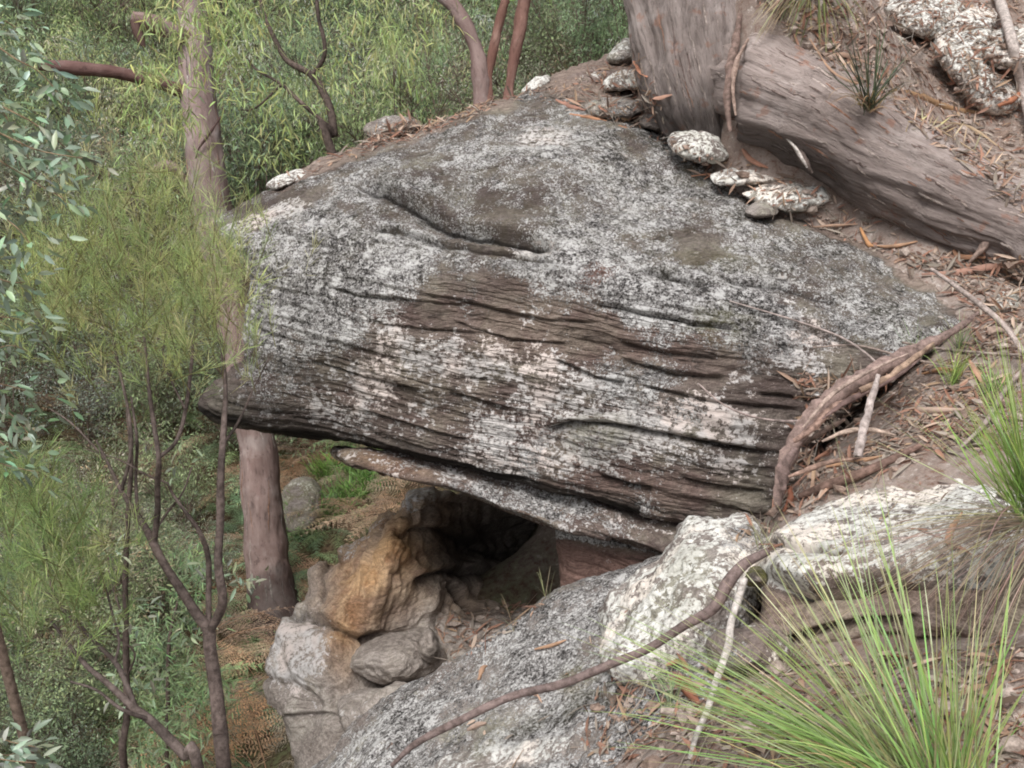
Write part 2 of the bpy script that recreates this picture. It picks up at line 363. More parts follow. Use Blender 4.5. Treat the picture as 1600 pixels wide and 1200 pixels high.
def grid_normals(V, A, R):
    W = V.reshape(R, A, 3); du = np.roll(W, -1, 1)-np.roll(W, 1, 1); dv = np.gradient(W, axis=0)
    return nrm(np.cross(du, dv)).reshape(-1, 3)
def relief(name, outline, ctrl, thick, roll, A, R, disp, paint, mat, label, cat, c0=None, parent=None, group=None, cpx=110, target=True, RB=10, pw=2.2, rough=0):
    O = catmull(outline, A, True)
    if rough:
        th = np.linspace(0, 2*np.pi, A, endpoint=False); cc = O.mean(0)
        nz = fbm(np.c_[O*.012, 0*th+3.3], 1, 4, 8); O = O+nrm(O-cc)*(nz*rough)[:, None]
    c0 = np.array(c0 if c0 else O.mean(0)); ctrl = np.array(ctrl, float)
    ev = mq_fit(ctrl[:, :2]/cpx, ctrl[:, 2], .6, 1e-4)
    tf = np.linspace(.004, 1, R)**.85; rows = []; deps = []
    for t in tf:
        q = c0+(O-c0)*t; rows.append(q); deps.append(ev(q/cpx)+roll*(1-(max(0, 1-t**(2*pw)))**.5))
    for k in range(1, RB+1):
        th = k/RB; q = c0+(O-c0)*math.cos(th*math.pi/2*.995); rows.append(q); deps.append(ev((c0+(O-c0))/cpx)*(1-th)+ev(q/cpx)*th+roll+thick*math.sin(th*math.pi/2))
    Q = np.concatenate(rows); D = np.concatenate(deps); V = P(Q[:, 0], Q[:, 1], D); NR = R+RB
    N = grid_normals(V, A, NR)
    s = np.sign((N[A*(R//2):A*(R//2+1)]*-FW).sum()); N = N*s
    front = np.r_[np.ones(R*A), np.zeros(RB*A)].reshape(NR, A); fade = front.copy(); fade[R:] = np.linspace(1, 0, RB)[:, None]
    dsp = disp(V, Q[:, 0], Q[:, 1], N)
    V2 = V+N*(dsp*fade.ravel())[:, None]
    mk = paint(V2, Q[:, 0], Q[:, 1], N)
    i = np.arange(NR-1)[:, None]*A; j = np.arange(A)[None]; j2 = (j+1) % A
    F = np.stack([i+j, i+j2, i+A+j2, i+A+j], -1).reshape(-1, 4)
    if s < 0: F = F[:, ::-1]
    cap = [np.arange(A)[None, ::-1], (np.arange(A)+(NR-1)*A)[None]]
    o = mesh_obj(name, V2, [F]+cap, mat, parent=parent, cols={'mask': mk[0], 'mask2': mk[1]})
    if parent is None: tag(o, label, cat, group)
    if target: TARGETS.append((V2, F))
    return o
def ledges(V, tilt, amps, seed=0, warp=.05, ty=.0):
    s = V[:, 2]+tilt*V[:, 0]+ty*V[:, 1]+warp*fbm(V*[1, 1, 1.6], 1.3, 3, seed+20)
    out = 0
    for k, (th, amp) in enumerate(amps):
        u = s/th+.6*fbm(V*[.6, .6, 1], 2.0/th*.1, 3, seed+k); i = np.floor(u); f = u-i
        a = hash1(i, seed+k); b = hash1(i+1, seed+k)
        loc = fbm(V*[.5,.5,1.5]+i[:, None]*3.1, 1.4/max(th,.03)*.12, 2, seed+40+k)
        prof = a+(b-a)*sstep(.78, 1., f)
        bev = -.55*np.exp(-f/.12)*(.5+loc)          # groove under each bed
        out = out+amp*(prof-.5+.8*loc+bev)
    return out
def pack(lich, speck, och, dark, red, moss, crack, soil=0):
    c = lambda v: np.clip(v, 0, 1); z = 0*lich
    return np.stack([c(lich+z), c(speck+z), c(och+z), c(dark+z)], 1), np.stack([c(red+z), c(moss+z), c(crack+z), c(soil+z)], 1)
# main overhanging boulder
TRANS = [(300,420),(400,425),(480,440),(600,400),(760,425),(860,440),(930,395),(1050,440),(1180,440),(1300,470),(1420,545),(1520,580)]
CR = [  # polyline, width px below, depth m, lip
 ([(548,292),(600,296),(650,318),(700,338),(780,352),(830,368),(880,388)], 16, .11, .03),
 ([(560,352),(640,362),(720,372),(800,392),(880,408)], 8, .04, .012),
 ([(845,672),(890,658),(960,662),(1040,678),(1120,695),(1225,712)], 10, .06, .02),
 ([(700,612),(740,622),(800,640)], 6, .025, .01), ([(505,446),(560,462),(640,468),(740,478)], 5, .02, .01),
 ([(920,470),(1000,488),(1080,505),(1160,508)], 7, .035, .012), ([(960,530),(1040,552),(1130,560)], 7, .03, .01),
 ([(930,410),(900,412),(850,425)], 6, .03, .02), ([(400,360),(470,372),(540,392)], 6, .02, .01), ([(1140,470),(1260,510),(1400,560)], 8, .03, .012),
 ([(480,560),(560,590),(660,610)], 6, .022, .01), ([(1000,600),(1100,625),(1260,640)], 6, .025, .01), ([(1060,745),(1130,762),(1200,768)], 6, .03, .01), ([(930,745),(990,758),(1020,760)], 9, .05, .015),
 ([(1130,430),(1220,440),(1330,475)], 7, .03, .02), ([(960,560),(1060,585),(1140,590)], 10, .035, .01), ([(560,500),(650,515),(760,520)], 6, .02, .008), ([(620,450),(720,470),(860,500),(940,505)], 6, .025, .01), ([(1180,610),(1260,625),(1320,625)], 7, .03, .01), ([(860,560),(930,590),(980,600)], 8, .03, .01), ([(1000,415),(1060,425),(1110,440)], 9, .04, .02), ([(700,500),(800,530),(900,540)], 5, .02, .01), ([(560,640),(660,670),(740,690)], 5, .018, .01)]
def crack_eval(px, py, N, lst, wob, scale=1.0):
    out = 0*px; dk = 0*px
    for k, (pl, w, dep, lip) in enumerate(lst):
        d, s, fr = polydist(px, py+wob*(2+w*.15), pl); e = sstep(0, .12, fr)*sstep(1, .86, fr)
        below = (s > 0)
        out = out+e*np.where(below, -dep*np.exp(-(d/(w*1.3))**1.2), -dep*np.exp(-(d/(w*.22+1))**2))+e*np.where(below, 0, lip*np.exp(-((d-w*.7)/(w*.9))**2))
        dk = np.maximum(dk, e*np.where(below, np.exp(-(d/(w*.35+.8))**2), np.exp(-(d/1.6)**2))*min(1, .35+dep*7))
    return out*scale, dk
def boulder_disp(V, px, py, N):
    d, s, _ = polydist(px, py, TRANS); face = sstep(-25, 25, d*s)
    wob = fbm(np.c_[px, py, 0*px]/60, 1, 3, 5)
    ck, _ = crack_eval(px, py, N, CR, wob, .72)
    led = ledges(V, .15, [(.13, .024), (.05, .015), (.021, .011)], 1, .03, .1)
    top = .05*fbm(V, 1.6, 3, 6)+.02*fbm(V, 6, 4, 7)+.009*fbm(V, 28, 3, 9)
    topl = ledges(V, .12, [(.16, .03)], 5, .12)
    return face*(led+.012*fbm(V, 5, 4, 8)+.006*fbm(V*[1, 1, 3], 22, 3, 10))+(1-face)*(top+topl*.5)+ck
def boulder_paint(V, px, py, N):
    d, s, _ = polydist(px, py, TRANS); face = sstep(-30, 30, d*s)
    b = lambda *a: blob(px, py, *a)
    wob = fbm(np.c_[px, py, 0*px]/60, 1, 3, 5); _, dk = crack_eval(px, py, N, CR, wob)
    n1 = fbm(V, 2.3, 4, 31)
    speck = (1-face)*(.84+.35*n1)+face*(.5+.4*n1)
    speck += .75*b(470,500,120,70,20)+.5*b(560,420,150,45,10)+.5*b(1020,450,200,50,8)+.45*b(1100,500,120,60)+.35*b(1000,590,80,40)+.4*b(420,590,60,60)+.3*b(1400,530,120,40,25)
    speck -= .02*b(830,350,80,32,20)+.3*b(760,375,130,14,15)+.5*b(1090,380,40,40)+.0*b(1180,390,80,30)+.5*b(850,215,45,15)+.5*b(430,330,90,20,-20)+.4*b(620,540,180,60)
    lich = .34+.75*n1+.75*b(690,560,110,32,8)+.65*b(560,610,120,50,10)+.65*b(890,610,80,45,30)+.6*b(770,680,120,60,12)+.55*b(960,690,90,40,10)+.35*b(1000,640,300,90,8)+.5*b(460,650,120,30,14)
    lich += .8*b(850,212,60,22,0)+.8*b(400,355,70,18,-15)+.7*b(480,350,60,15,20)+.7*b(820,380,60,16,14)+.55*b(1240,435,70,10,12)+.5*b(1370,495,60,12,25)+.35*b(1280,570,70,70)+.35*b(1150,700,100,60)+.4*b(1450,480,60,30,30)+.5*b(590,455,40,5,5)
    red = .9*b(860,425,110,26,0)+.6*b(960,440,130,30,5)+.5*b(900,520,300,60,8)+.55*b(1040,770,90,40)+.5*b(920,750,90,35)+.3*b(700,640,300,60,12)+.1
    red += .6*b(980,385,60,20)
    red *= face*.9+.1+.25*b(880,400,160,24,8)
    moss = .5*b(1120,505,60,30)+.15*b(1130,400,90,20)+.12*(1-face)+.5*b(930,680,60,40)
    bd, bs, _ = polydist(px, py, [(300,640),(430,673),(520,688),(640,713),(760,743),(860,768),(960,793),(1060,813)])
    dark = .9*np.exp(-(bd/11)**2)*(px < 1000)+.45*np.clip(fbm(V*[1,1,5], 2.2, 4, 91)-.1, 0, 1)*face*1.6+.35*np.clip(fbm(V, 1.9, 3, 92), 0, 1)+.55*b(420,640,130,18,14)*.8+.35*b(820,415,60,12)  # lower rim painted dark as undercut shadow, plus random dark mottling
    soil = sstep(14, -14, (py-(150+.30*(px-870)))+14*fbm(V, 5, 3, 3))*sstep(830, 880, px)+.8*sstep(22, 6, polydist(px, py, [(440,285),(520,243),(580,219),(640,206),(690,190),(740,172),(790,158)])[0]+12*fbm(V, 6, 3, 5))
    soil = np.maximum(soil, .8*sstep(16, 4, polydist(px, py, [(1060,190),(1110,262),(1190,325),(1300,368),(1400,400),(1490,445),(1530,490)])[0]+25*fbm(V, 4, 3, 6))); n2 = fbm(V, 7, 4, 77)
    lich = lich+.25*n2; speck = speck-.12*np.clip(n2, 0, 1)
    return pack(lich, speck-soil, 0*px, dark, red*.7, moss, dk*.95, np.clip(soil*.85, 0, .85))
OUT = [(303,640),(316,614),(342,588),(370,560),(386,520),(388,460),(380,420),(368,396),(342,376),(335,347),(352,332),(395,308),(428,286),(470,262),(520,240),(580,216),(640,204),(690,186),(740,167),(800,150),(850,128),(900,106),
       (950,86),(990,66),(1035,90),(1060,170),(1110,255),(1190,320),(1300,362),(1400,395),(1490,440),(1535,490),(1490,530),(1440,560),(1380,600),(1330,640),(1290,690),(1260,760),(1215,815),(1150,830),(1060,818),(960,796),(860,771),(760,746),(640,716),(520,691),(430,677),(340,661)]
CTRL = [(303,640,4.7),(350,620,4.64),(350,590,4.68),(340,350,5.0),(390,400,4.75),(400,500,4.7),(430,290,5.3),(520,240,5.5),(640,205,5.65),(740,165,5.75),(850,128,6.1),(990,66,6.8),(480,350,4.8),(480,420,4.62),(480,550,4.58),(480,670,4.62),
        (620,280,4.95),(620,340,4.68),(620,420,4.45),(620,560,4.4),(620,700,4.42),(760,250,5.05),(760,330,4.6),(760,400,4.38),(780,560,4.28),(780,740,4.3),(900,180,5.5),(900,280,4.85),(900,370,4.4),(900,430,4.25),(950,560,4.15),(950,780,4.15),
        (1000,200,5.5),(1000,330,4.72),(1050,420,4.25),(1100,560,4.05),(1120,700,4.0),(1130,810,4.0),(1100,270,5.15),(1180,340,4.8),(1180,420,4.35),(1250,480,4.15),(1250,600,3.98),(1230,750,3.95),(1350,390,4.65),(1350,470,4.25),(1400,530,4.02),(1450,520,4.02),(1350,570,3.95),(1480,440,4.32),(1500,500,4.06)]
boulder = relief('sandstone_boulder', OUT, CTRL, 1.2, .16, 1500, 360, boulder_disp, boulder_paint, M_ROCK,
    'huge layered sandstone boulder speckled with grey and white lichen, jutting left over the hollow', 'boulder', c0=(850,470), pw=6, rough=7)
# slab under it
def slab_disp(V, px, py, N): return ledges(V, .2, [(.06, .03), (.025, .014)], 3, .03)+.01*fbm(V, 9, 4, 3)
def slab_paint(V, px, py, N):
    b = lambda *a: blob(px, py, *a); n1 = fbm(V, 3, 3, 4)
    return pack(.42+.5*n1+.9*b(712,748,30,14)+.4*b(560,715,60,12)+.2*b(900,800,150,30,12), .5+.3*n1+.4*b(850,790,120,20,12), .0*px+.25*b(600,725,90,14,14)+.2*b(860,800,60,10), .0*px, .2+.3*n1, 0*px, 0*px)
relief('sandstone_slab', [(518,710),(530,699),(600,705),(700,715),(800,738),(900,762),(1000,785),(1090,800),(1140,835),(1120,868),(1060,868),(1000,852),(940,838),(870,822),(800,798),(740,776),(690,760),(620,744),(560,730)],
    [(518,708,4.62),(600,720,4.52),(700,745,4.46),(850,790,4.36),(1000,825,4.22),(1120,840,4.08),(700,710,4.6),(900,750,4.5),(1060,800,4.3)], .9, .06, 700, 60, slab_disp, slab_paint, M_ROCK,
    'thin tongue-shaped sandstone slab tucked under the huge boulder, above the hollow', 'rock', c0=(830,780), pw=2)
# reddish block right of the hollow
relief('sandstone_block', [(866,822),(900,815),(960,815),(1020,830),(1080,860),(1080,930),(1000,930),(930,935),(884,945),(874,890)],
    [(866,830,4.5),(870,900,4.5),(950,860,4.38),(1000,830,4.3),(1000,900,4.3),(1080,900,4.2)], .6, .08, 260, 70,
    lambda V, px, py, N: ledges(V, .1, [(.07, .03)], 8)+.012*fbm(V, 9, 4, 3),
    lambda V, px, py, N: pack(.25+.0*px+.3*fbm(V, 4, 3, 2), 1.1*sstep(862, 835, py-.15*(px-900)), 0*px, 0*px, sstep(835, 862, py-.15*(px-900)), 0*px, 0*px), M_ROCK,
    'squarish sandstone block with dark red face, right of the shadowed hollow', 'rock', c0=(960,870), pw=3)
# cave wall
CCR = [([(440,960),(480,955),(520,975),(560,995),(620,990)], 12, .07, .03), ([(690,905),(720,925),(745,945),(760,950)], 9, .06, .03), ([(505,950),(500,900),(520,870)], 6, .03, .02), ([(440,1118),(500,1112),(560,1120)], 6, .03, .01),
       ([(640,905),(690,890),(760,895),(830,905)], 12, .06, .03), ([(600,840),(650,820),(700,830),(760,860),(840,860)], 14, .05, .02)]
def cave_disp(V, px, py, N):
    ck, _ = crack_eval(px, py, N, CCR, fbm(np.c_[px, py, 0*px]/60, 1, 3, 5))
    flute = .035*fbm(np.c_[px/26+py/90, py/170-px/400, 0*px], 1, 3, 44)*blob(px, py, 600, 880, 140, 130)
    rid = np.abs(fbm(V, 2.6, 3, 19)); return .05*fbm(V, 1.8, 3, 12)+.05*(1-4*np.minimum(rid, .25))*-.8+.014*fbm(V, 6, 3, 13)+ledges(V, -.1, [(.09, .012)], 21, .05)+.005*fbm(V, 22, 4, 14)+ck*.8+flute*1.3
def cave_paint(V, px, py, N):
    b = lambda *a: blob(px, py, *a); n1 = fbm(V, 4, 4, 15)
    lich = .75*b(460,1040,55,90,0)+.8*b(640,778,70,22,-5)+.75*b(560,840,60,20,-45)+.5*b(480,1000,60,60)+.1
    och = 1.0*b(590,880,75,120,28)+.55*b(535,1010,34,60,0)+.4*b(690,830,50,90,40)+.35*b(730,935,60,30)
    dk = 1.0*b(800,850,110,90)+.75*b(700,840,60,50)+.5*b(680,900,50,25)  # shade of the deep recess, painted dark onto the wall
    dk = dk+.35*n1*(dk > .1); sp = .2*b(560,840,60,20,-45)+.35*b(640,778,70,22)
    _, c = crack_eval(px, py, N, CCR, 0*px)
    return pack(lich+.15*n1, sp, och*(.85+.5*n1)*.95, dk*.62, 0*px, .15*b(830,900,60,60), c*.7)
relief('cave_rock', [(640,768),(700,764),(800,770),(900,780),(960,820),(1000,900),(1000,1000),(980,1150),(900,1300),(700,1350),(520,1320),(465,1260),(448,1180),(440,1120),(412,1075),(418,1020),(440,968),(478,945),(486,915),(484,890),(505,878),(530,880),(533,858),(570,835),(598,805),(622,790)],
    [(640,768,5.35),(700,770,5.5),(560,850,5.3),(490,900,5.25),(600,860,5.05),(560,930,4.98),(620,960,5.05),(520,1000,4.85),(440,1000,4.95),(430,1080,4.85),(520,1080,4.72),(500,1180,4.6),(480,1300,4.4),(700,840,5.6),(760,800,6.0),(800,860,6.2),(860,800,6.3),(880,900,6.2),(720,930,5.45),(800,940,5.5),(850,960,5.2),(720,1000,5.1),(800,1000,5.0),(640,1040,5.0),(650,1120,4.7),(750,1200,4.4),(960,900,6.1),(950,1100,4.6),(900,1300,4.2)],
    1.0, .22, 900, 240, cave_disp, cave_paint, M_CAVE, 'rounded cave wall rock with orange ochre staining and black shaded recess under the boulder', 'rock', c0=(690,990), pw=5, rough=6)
# stones in the hollow
def stone_disp(s, k_=1.): return lambda V, px, py, N: k_*.02*fbm(V, 5, 3, s)-k_*.03*(np.minimum(np.abs(fbm(V, 4, 2, s+3)), .3)-.15)+.012*fbm(V, 18, 4, s+1)
def stone_paint(l, sp, o=0, r=0, m=0): return lambda V, px, py, N: pack(l+.35*fbm(V, 6, 4, 3), sp+.4*fbm(V, 7, 3, 4), o+0*px, 0*px, r+0*px, m+.2*fbm(V, 9, 3, 5), 0*px)
relief('grey_stone', [(540,1038),(575,1005),(620,985),(665,982),(684,1000),(700,1030),(690,1052),(650,1060),(600,1070),(565,1060)], [(540,1040,4.75),(620,990,4.8),(620,1040,4.62),(690,1040,4.78),(600,1068,4.65)], .4, .14, 220, 70, stone_disp(51), stone_paint(.05, -.2), M_CAVE, 'smooth wedge-shaped grey stone on the floor of the hollow', 'rock', pw=2)
relief('small_grey_stone', [(652,1010),(664,980),(674,980),(684,1005),(686,1026),(668,1032)], [(652,1010,4.66),(670,980,4.7),(670,1010,4.6),(686,1020,4.64)], .12, .06, 120, 40, stone_disp(53), stone_paint(.1, -.2), M_CAVE, 'small upright pointed stone leaning on the wedge-shaped grey stone', 'rock', pw=1.5)
relief('pale_stone', [(524,1105),(545,1082),(600,1072),(650,1068),(700,1085),(690,1180),(600,1210),(540,1150)], [(524,1110,4.5),(560,1075,4.55),(620,1090,4.42),(620,1180,4.3),(690,1120,4.4)], .4, .14, 220, 60, stone_disp(55), stone_paint(.42, .05), M_CAVE, 'rounded pale stone wedged below the hollow at the edge of the speckled slab', 'rock', pw=2)
# foreground speckled ledge
def ledge_disp(V, px, py, N): return .03*fbm(V, 2, 4, 61)+.012*fbm(V, 9, 4, 62)+.006*fbm(V, 36, 3, 63)+ledges(V, -.3, [(.1, .02)], 9, .1)
def ledge_paint(V, px, py, N):
    b = lambda *a: blob(px, py, *a); n1 = fbm(V, 2.6, 4, 64)
    return pack(.3+.4*n1+.5*b(900,1080,260,30,-30)+.45*b(760,1180,200,30,-15), .9+.3*n1-.5*b(800,1180,150,20,-15), 0*px, 0*px, 0*px, .75*b(905,1050,40,22,-30)+.25*b(900,1100,150,20,-20), 0*px)
relief('speckled_ledge', [(470,1215),(520,1165),(560,1120),(640,1072),(740,1012),(812,968),(840,938),(900,905),(950,890),(1000,875),(1060,860),(1120,900),(1200,1000),(1200,1200),(1100,1400),(700,1500),(420,1400),(440,1260)],
    [(470,1215,3.95),(560,1125,4.0),(680,1045,4.0),(812,968,3.98),(870,920,4.05),(1000,880,4.0),(1080,870,3.9),(700,1150,3.45),(850,1050,3.5),(950,960,3.65),(1050,950,3.4),(600,1250,3.3),(900,1180,2.85),(1000,1080,2.95),(1150,1050,2.8),(1150,1300,2.3),(800,1400,2.4),(500,1380,2.9)],
    .6, .13, 900, 260, ledge_disp, ledge_paint, M_LEDGE, 'broad sloping rock ledge densely speckled with grey lichen, below the hollow at bottom centre', 'rock ledge', c0=(860,1140), pw=7, rough=6)
# bright lichen boulder
def b2_paint(V, px, py, N):
    b = lambda *a: blob(px, py, *a); n1 = fbm(V, 4, 4, 71)
    return pack(1.25+.8*n1-.6*b(1140,950,70,60)-.4*b(1150,860,40,20), .18+.5*n1+.6*b(1140,980,70,60)+.4*b(960,1010,60,60)+.5*b(1150,850,40,40), 0*px, 0*px, 0*px, .3*b(1080,900,60,60), 0*px)
relief('white_lichen_boulder', [(938,960),(955,930),(1000,895),(1030,865),(1060,825),(1080,806),(1120,812),(1155,802),(1178,812),(1186,840),(1192,880),(1195,930),(1180,990),(1160,1030),(1110,1050),(1060,1060),(1010,1075),(960,1060),(930,1020)],
    [(938,960,3.35),(1000,895,3.4),(1060,830,3.45),(1150,805,3.4),(1180,850,3.2),(1100,880,3.15),(1040,950,3.05),(1130,950,3.0),(1190,950,3.1),(1100,1040,2.95),(1000,1050,2.95),(940,1020,3.1)], .45, .12, 500, 150,
    lambda V, px, py, N: .035*fbm(V, 3, 3, 72)+.022*fbm(V, 9, 4, 73)+.008*fbm(V, 30, 3, 74), b2_paint, M_PALE, 'knobbly boulder crusted with bright white lichen, crossed by a long stick', 'boulder', c0=(1075,950), pw=2.5, rough=6)
# right foreground boulder with undercut
RCR = [([(1190,905),(1260,920),(1340,920),(1420,905),(1500,880),(1600,860)], 34, .16, .03), ([(1200,850),(1260,862),(1330,875)], 7, .03, .01), ([(1200,1010),(1300,985),(1440,970)], 16, .05, .02)]
def r_disp(V, px, py, N):
    ck, _ = crack_eval(px, py, N, RCR, fbm(np.c_[px, py, 0*px]/70, 1, 3, 9)); return ck+.035*fbm(V, 2.5, 3, 81)+.014*fbm(V, 8, 4, 82)+.006*fbm(V, 30, 3, 83)
def r_paint(V, px, py, N):
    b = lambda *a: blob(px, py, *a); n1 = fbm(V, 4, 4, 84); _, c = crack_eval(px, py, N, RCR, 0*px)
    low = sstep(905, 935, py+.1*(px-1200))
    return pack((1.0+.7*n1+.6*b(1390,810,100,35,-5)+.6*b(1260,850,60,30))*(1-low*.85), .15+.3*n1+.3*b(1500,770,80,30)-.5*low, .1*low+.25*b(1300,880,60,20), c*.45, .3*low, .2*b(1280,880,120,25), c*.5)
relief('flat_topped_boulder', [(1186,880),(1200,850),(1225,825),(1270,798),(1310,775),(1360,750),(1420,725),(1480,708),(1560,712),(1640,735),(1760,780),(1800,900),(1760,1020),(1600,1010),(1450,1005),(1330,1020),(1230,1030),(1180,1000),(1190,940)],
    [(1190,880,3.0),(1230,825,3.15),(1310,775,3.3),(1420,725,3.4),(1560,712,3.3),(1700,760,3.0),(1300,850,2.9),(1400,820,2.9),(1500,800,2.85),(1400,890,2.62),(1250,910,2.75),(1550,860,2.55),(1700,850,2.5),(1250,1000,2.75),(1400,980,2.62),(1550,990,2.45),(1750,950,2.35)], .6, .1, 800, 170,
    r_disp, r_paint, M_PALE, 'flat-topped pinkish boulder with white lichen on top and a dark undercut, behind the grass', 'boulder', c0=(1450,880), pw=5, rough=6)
# upper slope stones -- outlines read from the photo
def small(name, outl, d, thick, roll, l, s, label, dz=.12, seed=0, tilt=.3, r=0, m=0, mat=None, cat='rock', group=None):
    o = np.array(outl, float); lo, hi = o.min(0), o.max(0); c = (lo+hi)/2
    ctrl = [(lo[0], c[1], d+.02), (hi[0], c[1], d+.02), (c[0], lo[1], d+dz), (c[0], hi[1], d-dz*.6), (c[0], c[1], d-.02)]
    return relief(name, outl, ctrl, thick, roll, 200, 60, stone_disp(90+seed, .6), stone_paint(l*1.1+.75*(l > .6), s, 0, r, m), mat or M_PALE, label, cat, pw=1.6, rough=5, cpx=60, group=group)
small('rounded_stone', [(1042,215),(1058,199),(1085,196),(1118,204),(1132,222),(1138,245),(1112,254),(1075,250),(1048,238)], 5.02, .25, .1, .75, .1, 'rounded pale green lichened stone just left under the gum tree base', seed=1, m=.25)
small('flat_stone', [(1110,275),(1130,265),(1190,262),(1232,264),(1236,276),(1200,285),(1150,289),(1118,288)], 4.95, .22, .05, .75, .35, 'narrow flat lichened stone, upper of the two flat stones below the fallen limb', dz=.08, seed=2)
small('flat_stone', [(1160,300),(1200,288),(1260,284),(1308,286),(1317,300),(1290,318),(1240,330),(1200,326),(1172,312)], 4.82, .25, .07, .9, .2, 'wider whitish flat stone, lower of the two flat stones below the fallen limb', dz=.1, seed=3)
small('small_stone', [(1166,328),(1185,320),(1212,323),(1216,336),(1195,342),(1170,339)], 4.7, .12, .05, .1, .0, 'small dull brown stone just below the whitish flat stone', dz=.04, seed=4)
small('ridge_stone', [(915,165),(940,155),(975,150),(1003,160),(1000,178),(970,186),(930,182)], 5.5, .3, .09, .5, .7, 'low dark-speckled stone on the crest left of the gum tree', seed=5, dz=.1)
small('ridge_stone', [(942,128),(960,115),(990,110),(1012,122),(1010,138),(975,142),(948,140)], 5.85, .3, .09, .9, .3, 'white-topped stone on the crest beside the gum tree trunk', seed=6, dz=.1)
small('ridge_stone', [(880,125),(905,112),(945,106),(962,116),(950,130),(910,136),(885,136)], 6.1, .3, .09, .4, .3, 'purplish flat stone on the skyline of the crest', seed=7, dz=.1, r=.4)
small('ridge_stone', [(948,92),(965,72),(984,62),(994,74),(990,92),(968,98)], 6.5, .3, .1, .6, .5, 'small grey stone at the highest point of the crest', seed=8, dz=.1)
small('ridge_stone', [(815,142),(832,122),(856,116),(862,126),(845,138),(828,150)], 6.1, .2, .06, .9, .3, 'little white stone sticking up on the crest right of centre', seed=9, dz=.05)
small('ridge_stone', [(568,205),(580,190),(615,181),(648,186),(655,200),(625,215),(590,218)], 5.8, .3, .1, .5, .4, 'grey stone on the far side of the crest among red leaves', seed=10, dz=.1)
small('ridge_stone', [(418,290),(430,276),(455,270),(475,268),(480,280),(450,290),(430,298)], 5.35, .25, .08, .7, .3, 'pale stone at the left end of the boulder crest', seed=11, dz=.08)
small('ridge_stone', [(1000,185),(1030,178),(1055,188),(1058,200),(1030,204),(1005,198)], 5.45, .25, .08, .3, .4, 'low dark stone in bark litter right under the gum tree', seed=12, dz=.1)
small('white_rock', [(1384,8),(1400,-10),(1450,-20),(1490,-5),(1508,20),(1490,45),(1450,62),(1410,50),(1392,30)], 5.9, .4, .2, .95, .2, 'big white lichened rock at the top edge, left of the three white rocks', seed=13, dz=.2)
small('white_rock', [(1456,80),(1470,45),(1500,20),(1530,8),(1556,20),(1548,55),(1540,90),(1565,120),(1592,150),(1585,172),(1550,178),(1515,160),(1490,130),(1470,105)], 5.45, .4, .16, 1.0, .15, 'long curved white lichened rock lying on the slope at upper right', seed=14, dz=.2)
small('white_rock', [(1532,75),(1550,52),(1600,40),(1640,60),(1640,100),(1600,108),(1560,104),(1538,95)], 5.4, .3, .14, .9, .3, 'white rock cut by the right edge, under the pale leaning pole', seed=15, dz=.15)
small('grey_rock', [(1328,72),(1350,58),(1390,52),(1415,66),(1418,86),(1395,98),(1350,98),(1332,90)], 5.45, .3, .14, .6, .3, 'greenish grey rock behind the strappy plant on the slope', seed=16, dz=.15, m=.4)
small('lichen_stone', [(1538,470),(1555,460),(1585,460),(1594,474),(1582,488),(1555,490)], 4.1, .15, .06, .85, .2, 'small round pale green stone in litter near the right edge', seed=17, dz=.06, m=.3)
small('buried_rock', [(1105,1000),(1130,985),(1180,975),(1230,985),(1245,1020),(1200,1050),(1140,1055),(1110,1035)], 2.72, .3, .1, .5, .4, 'low brown stone wedged between the white lichen boulder and the flat-topped boulder', seed=18, dz=.1, r=.2)
small('moss_stone', [(1166,905),(1176,888),(1196,886),(1202,900),(1196,914),(1174,914)], 2.93, .12, .05, .4, .1, 'little yellow-green mossy stone where the two sticks meet', seed=19, dz=.05, m=1.0)
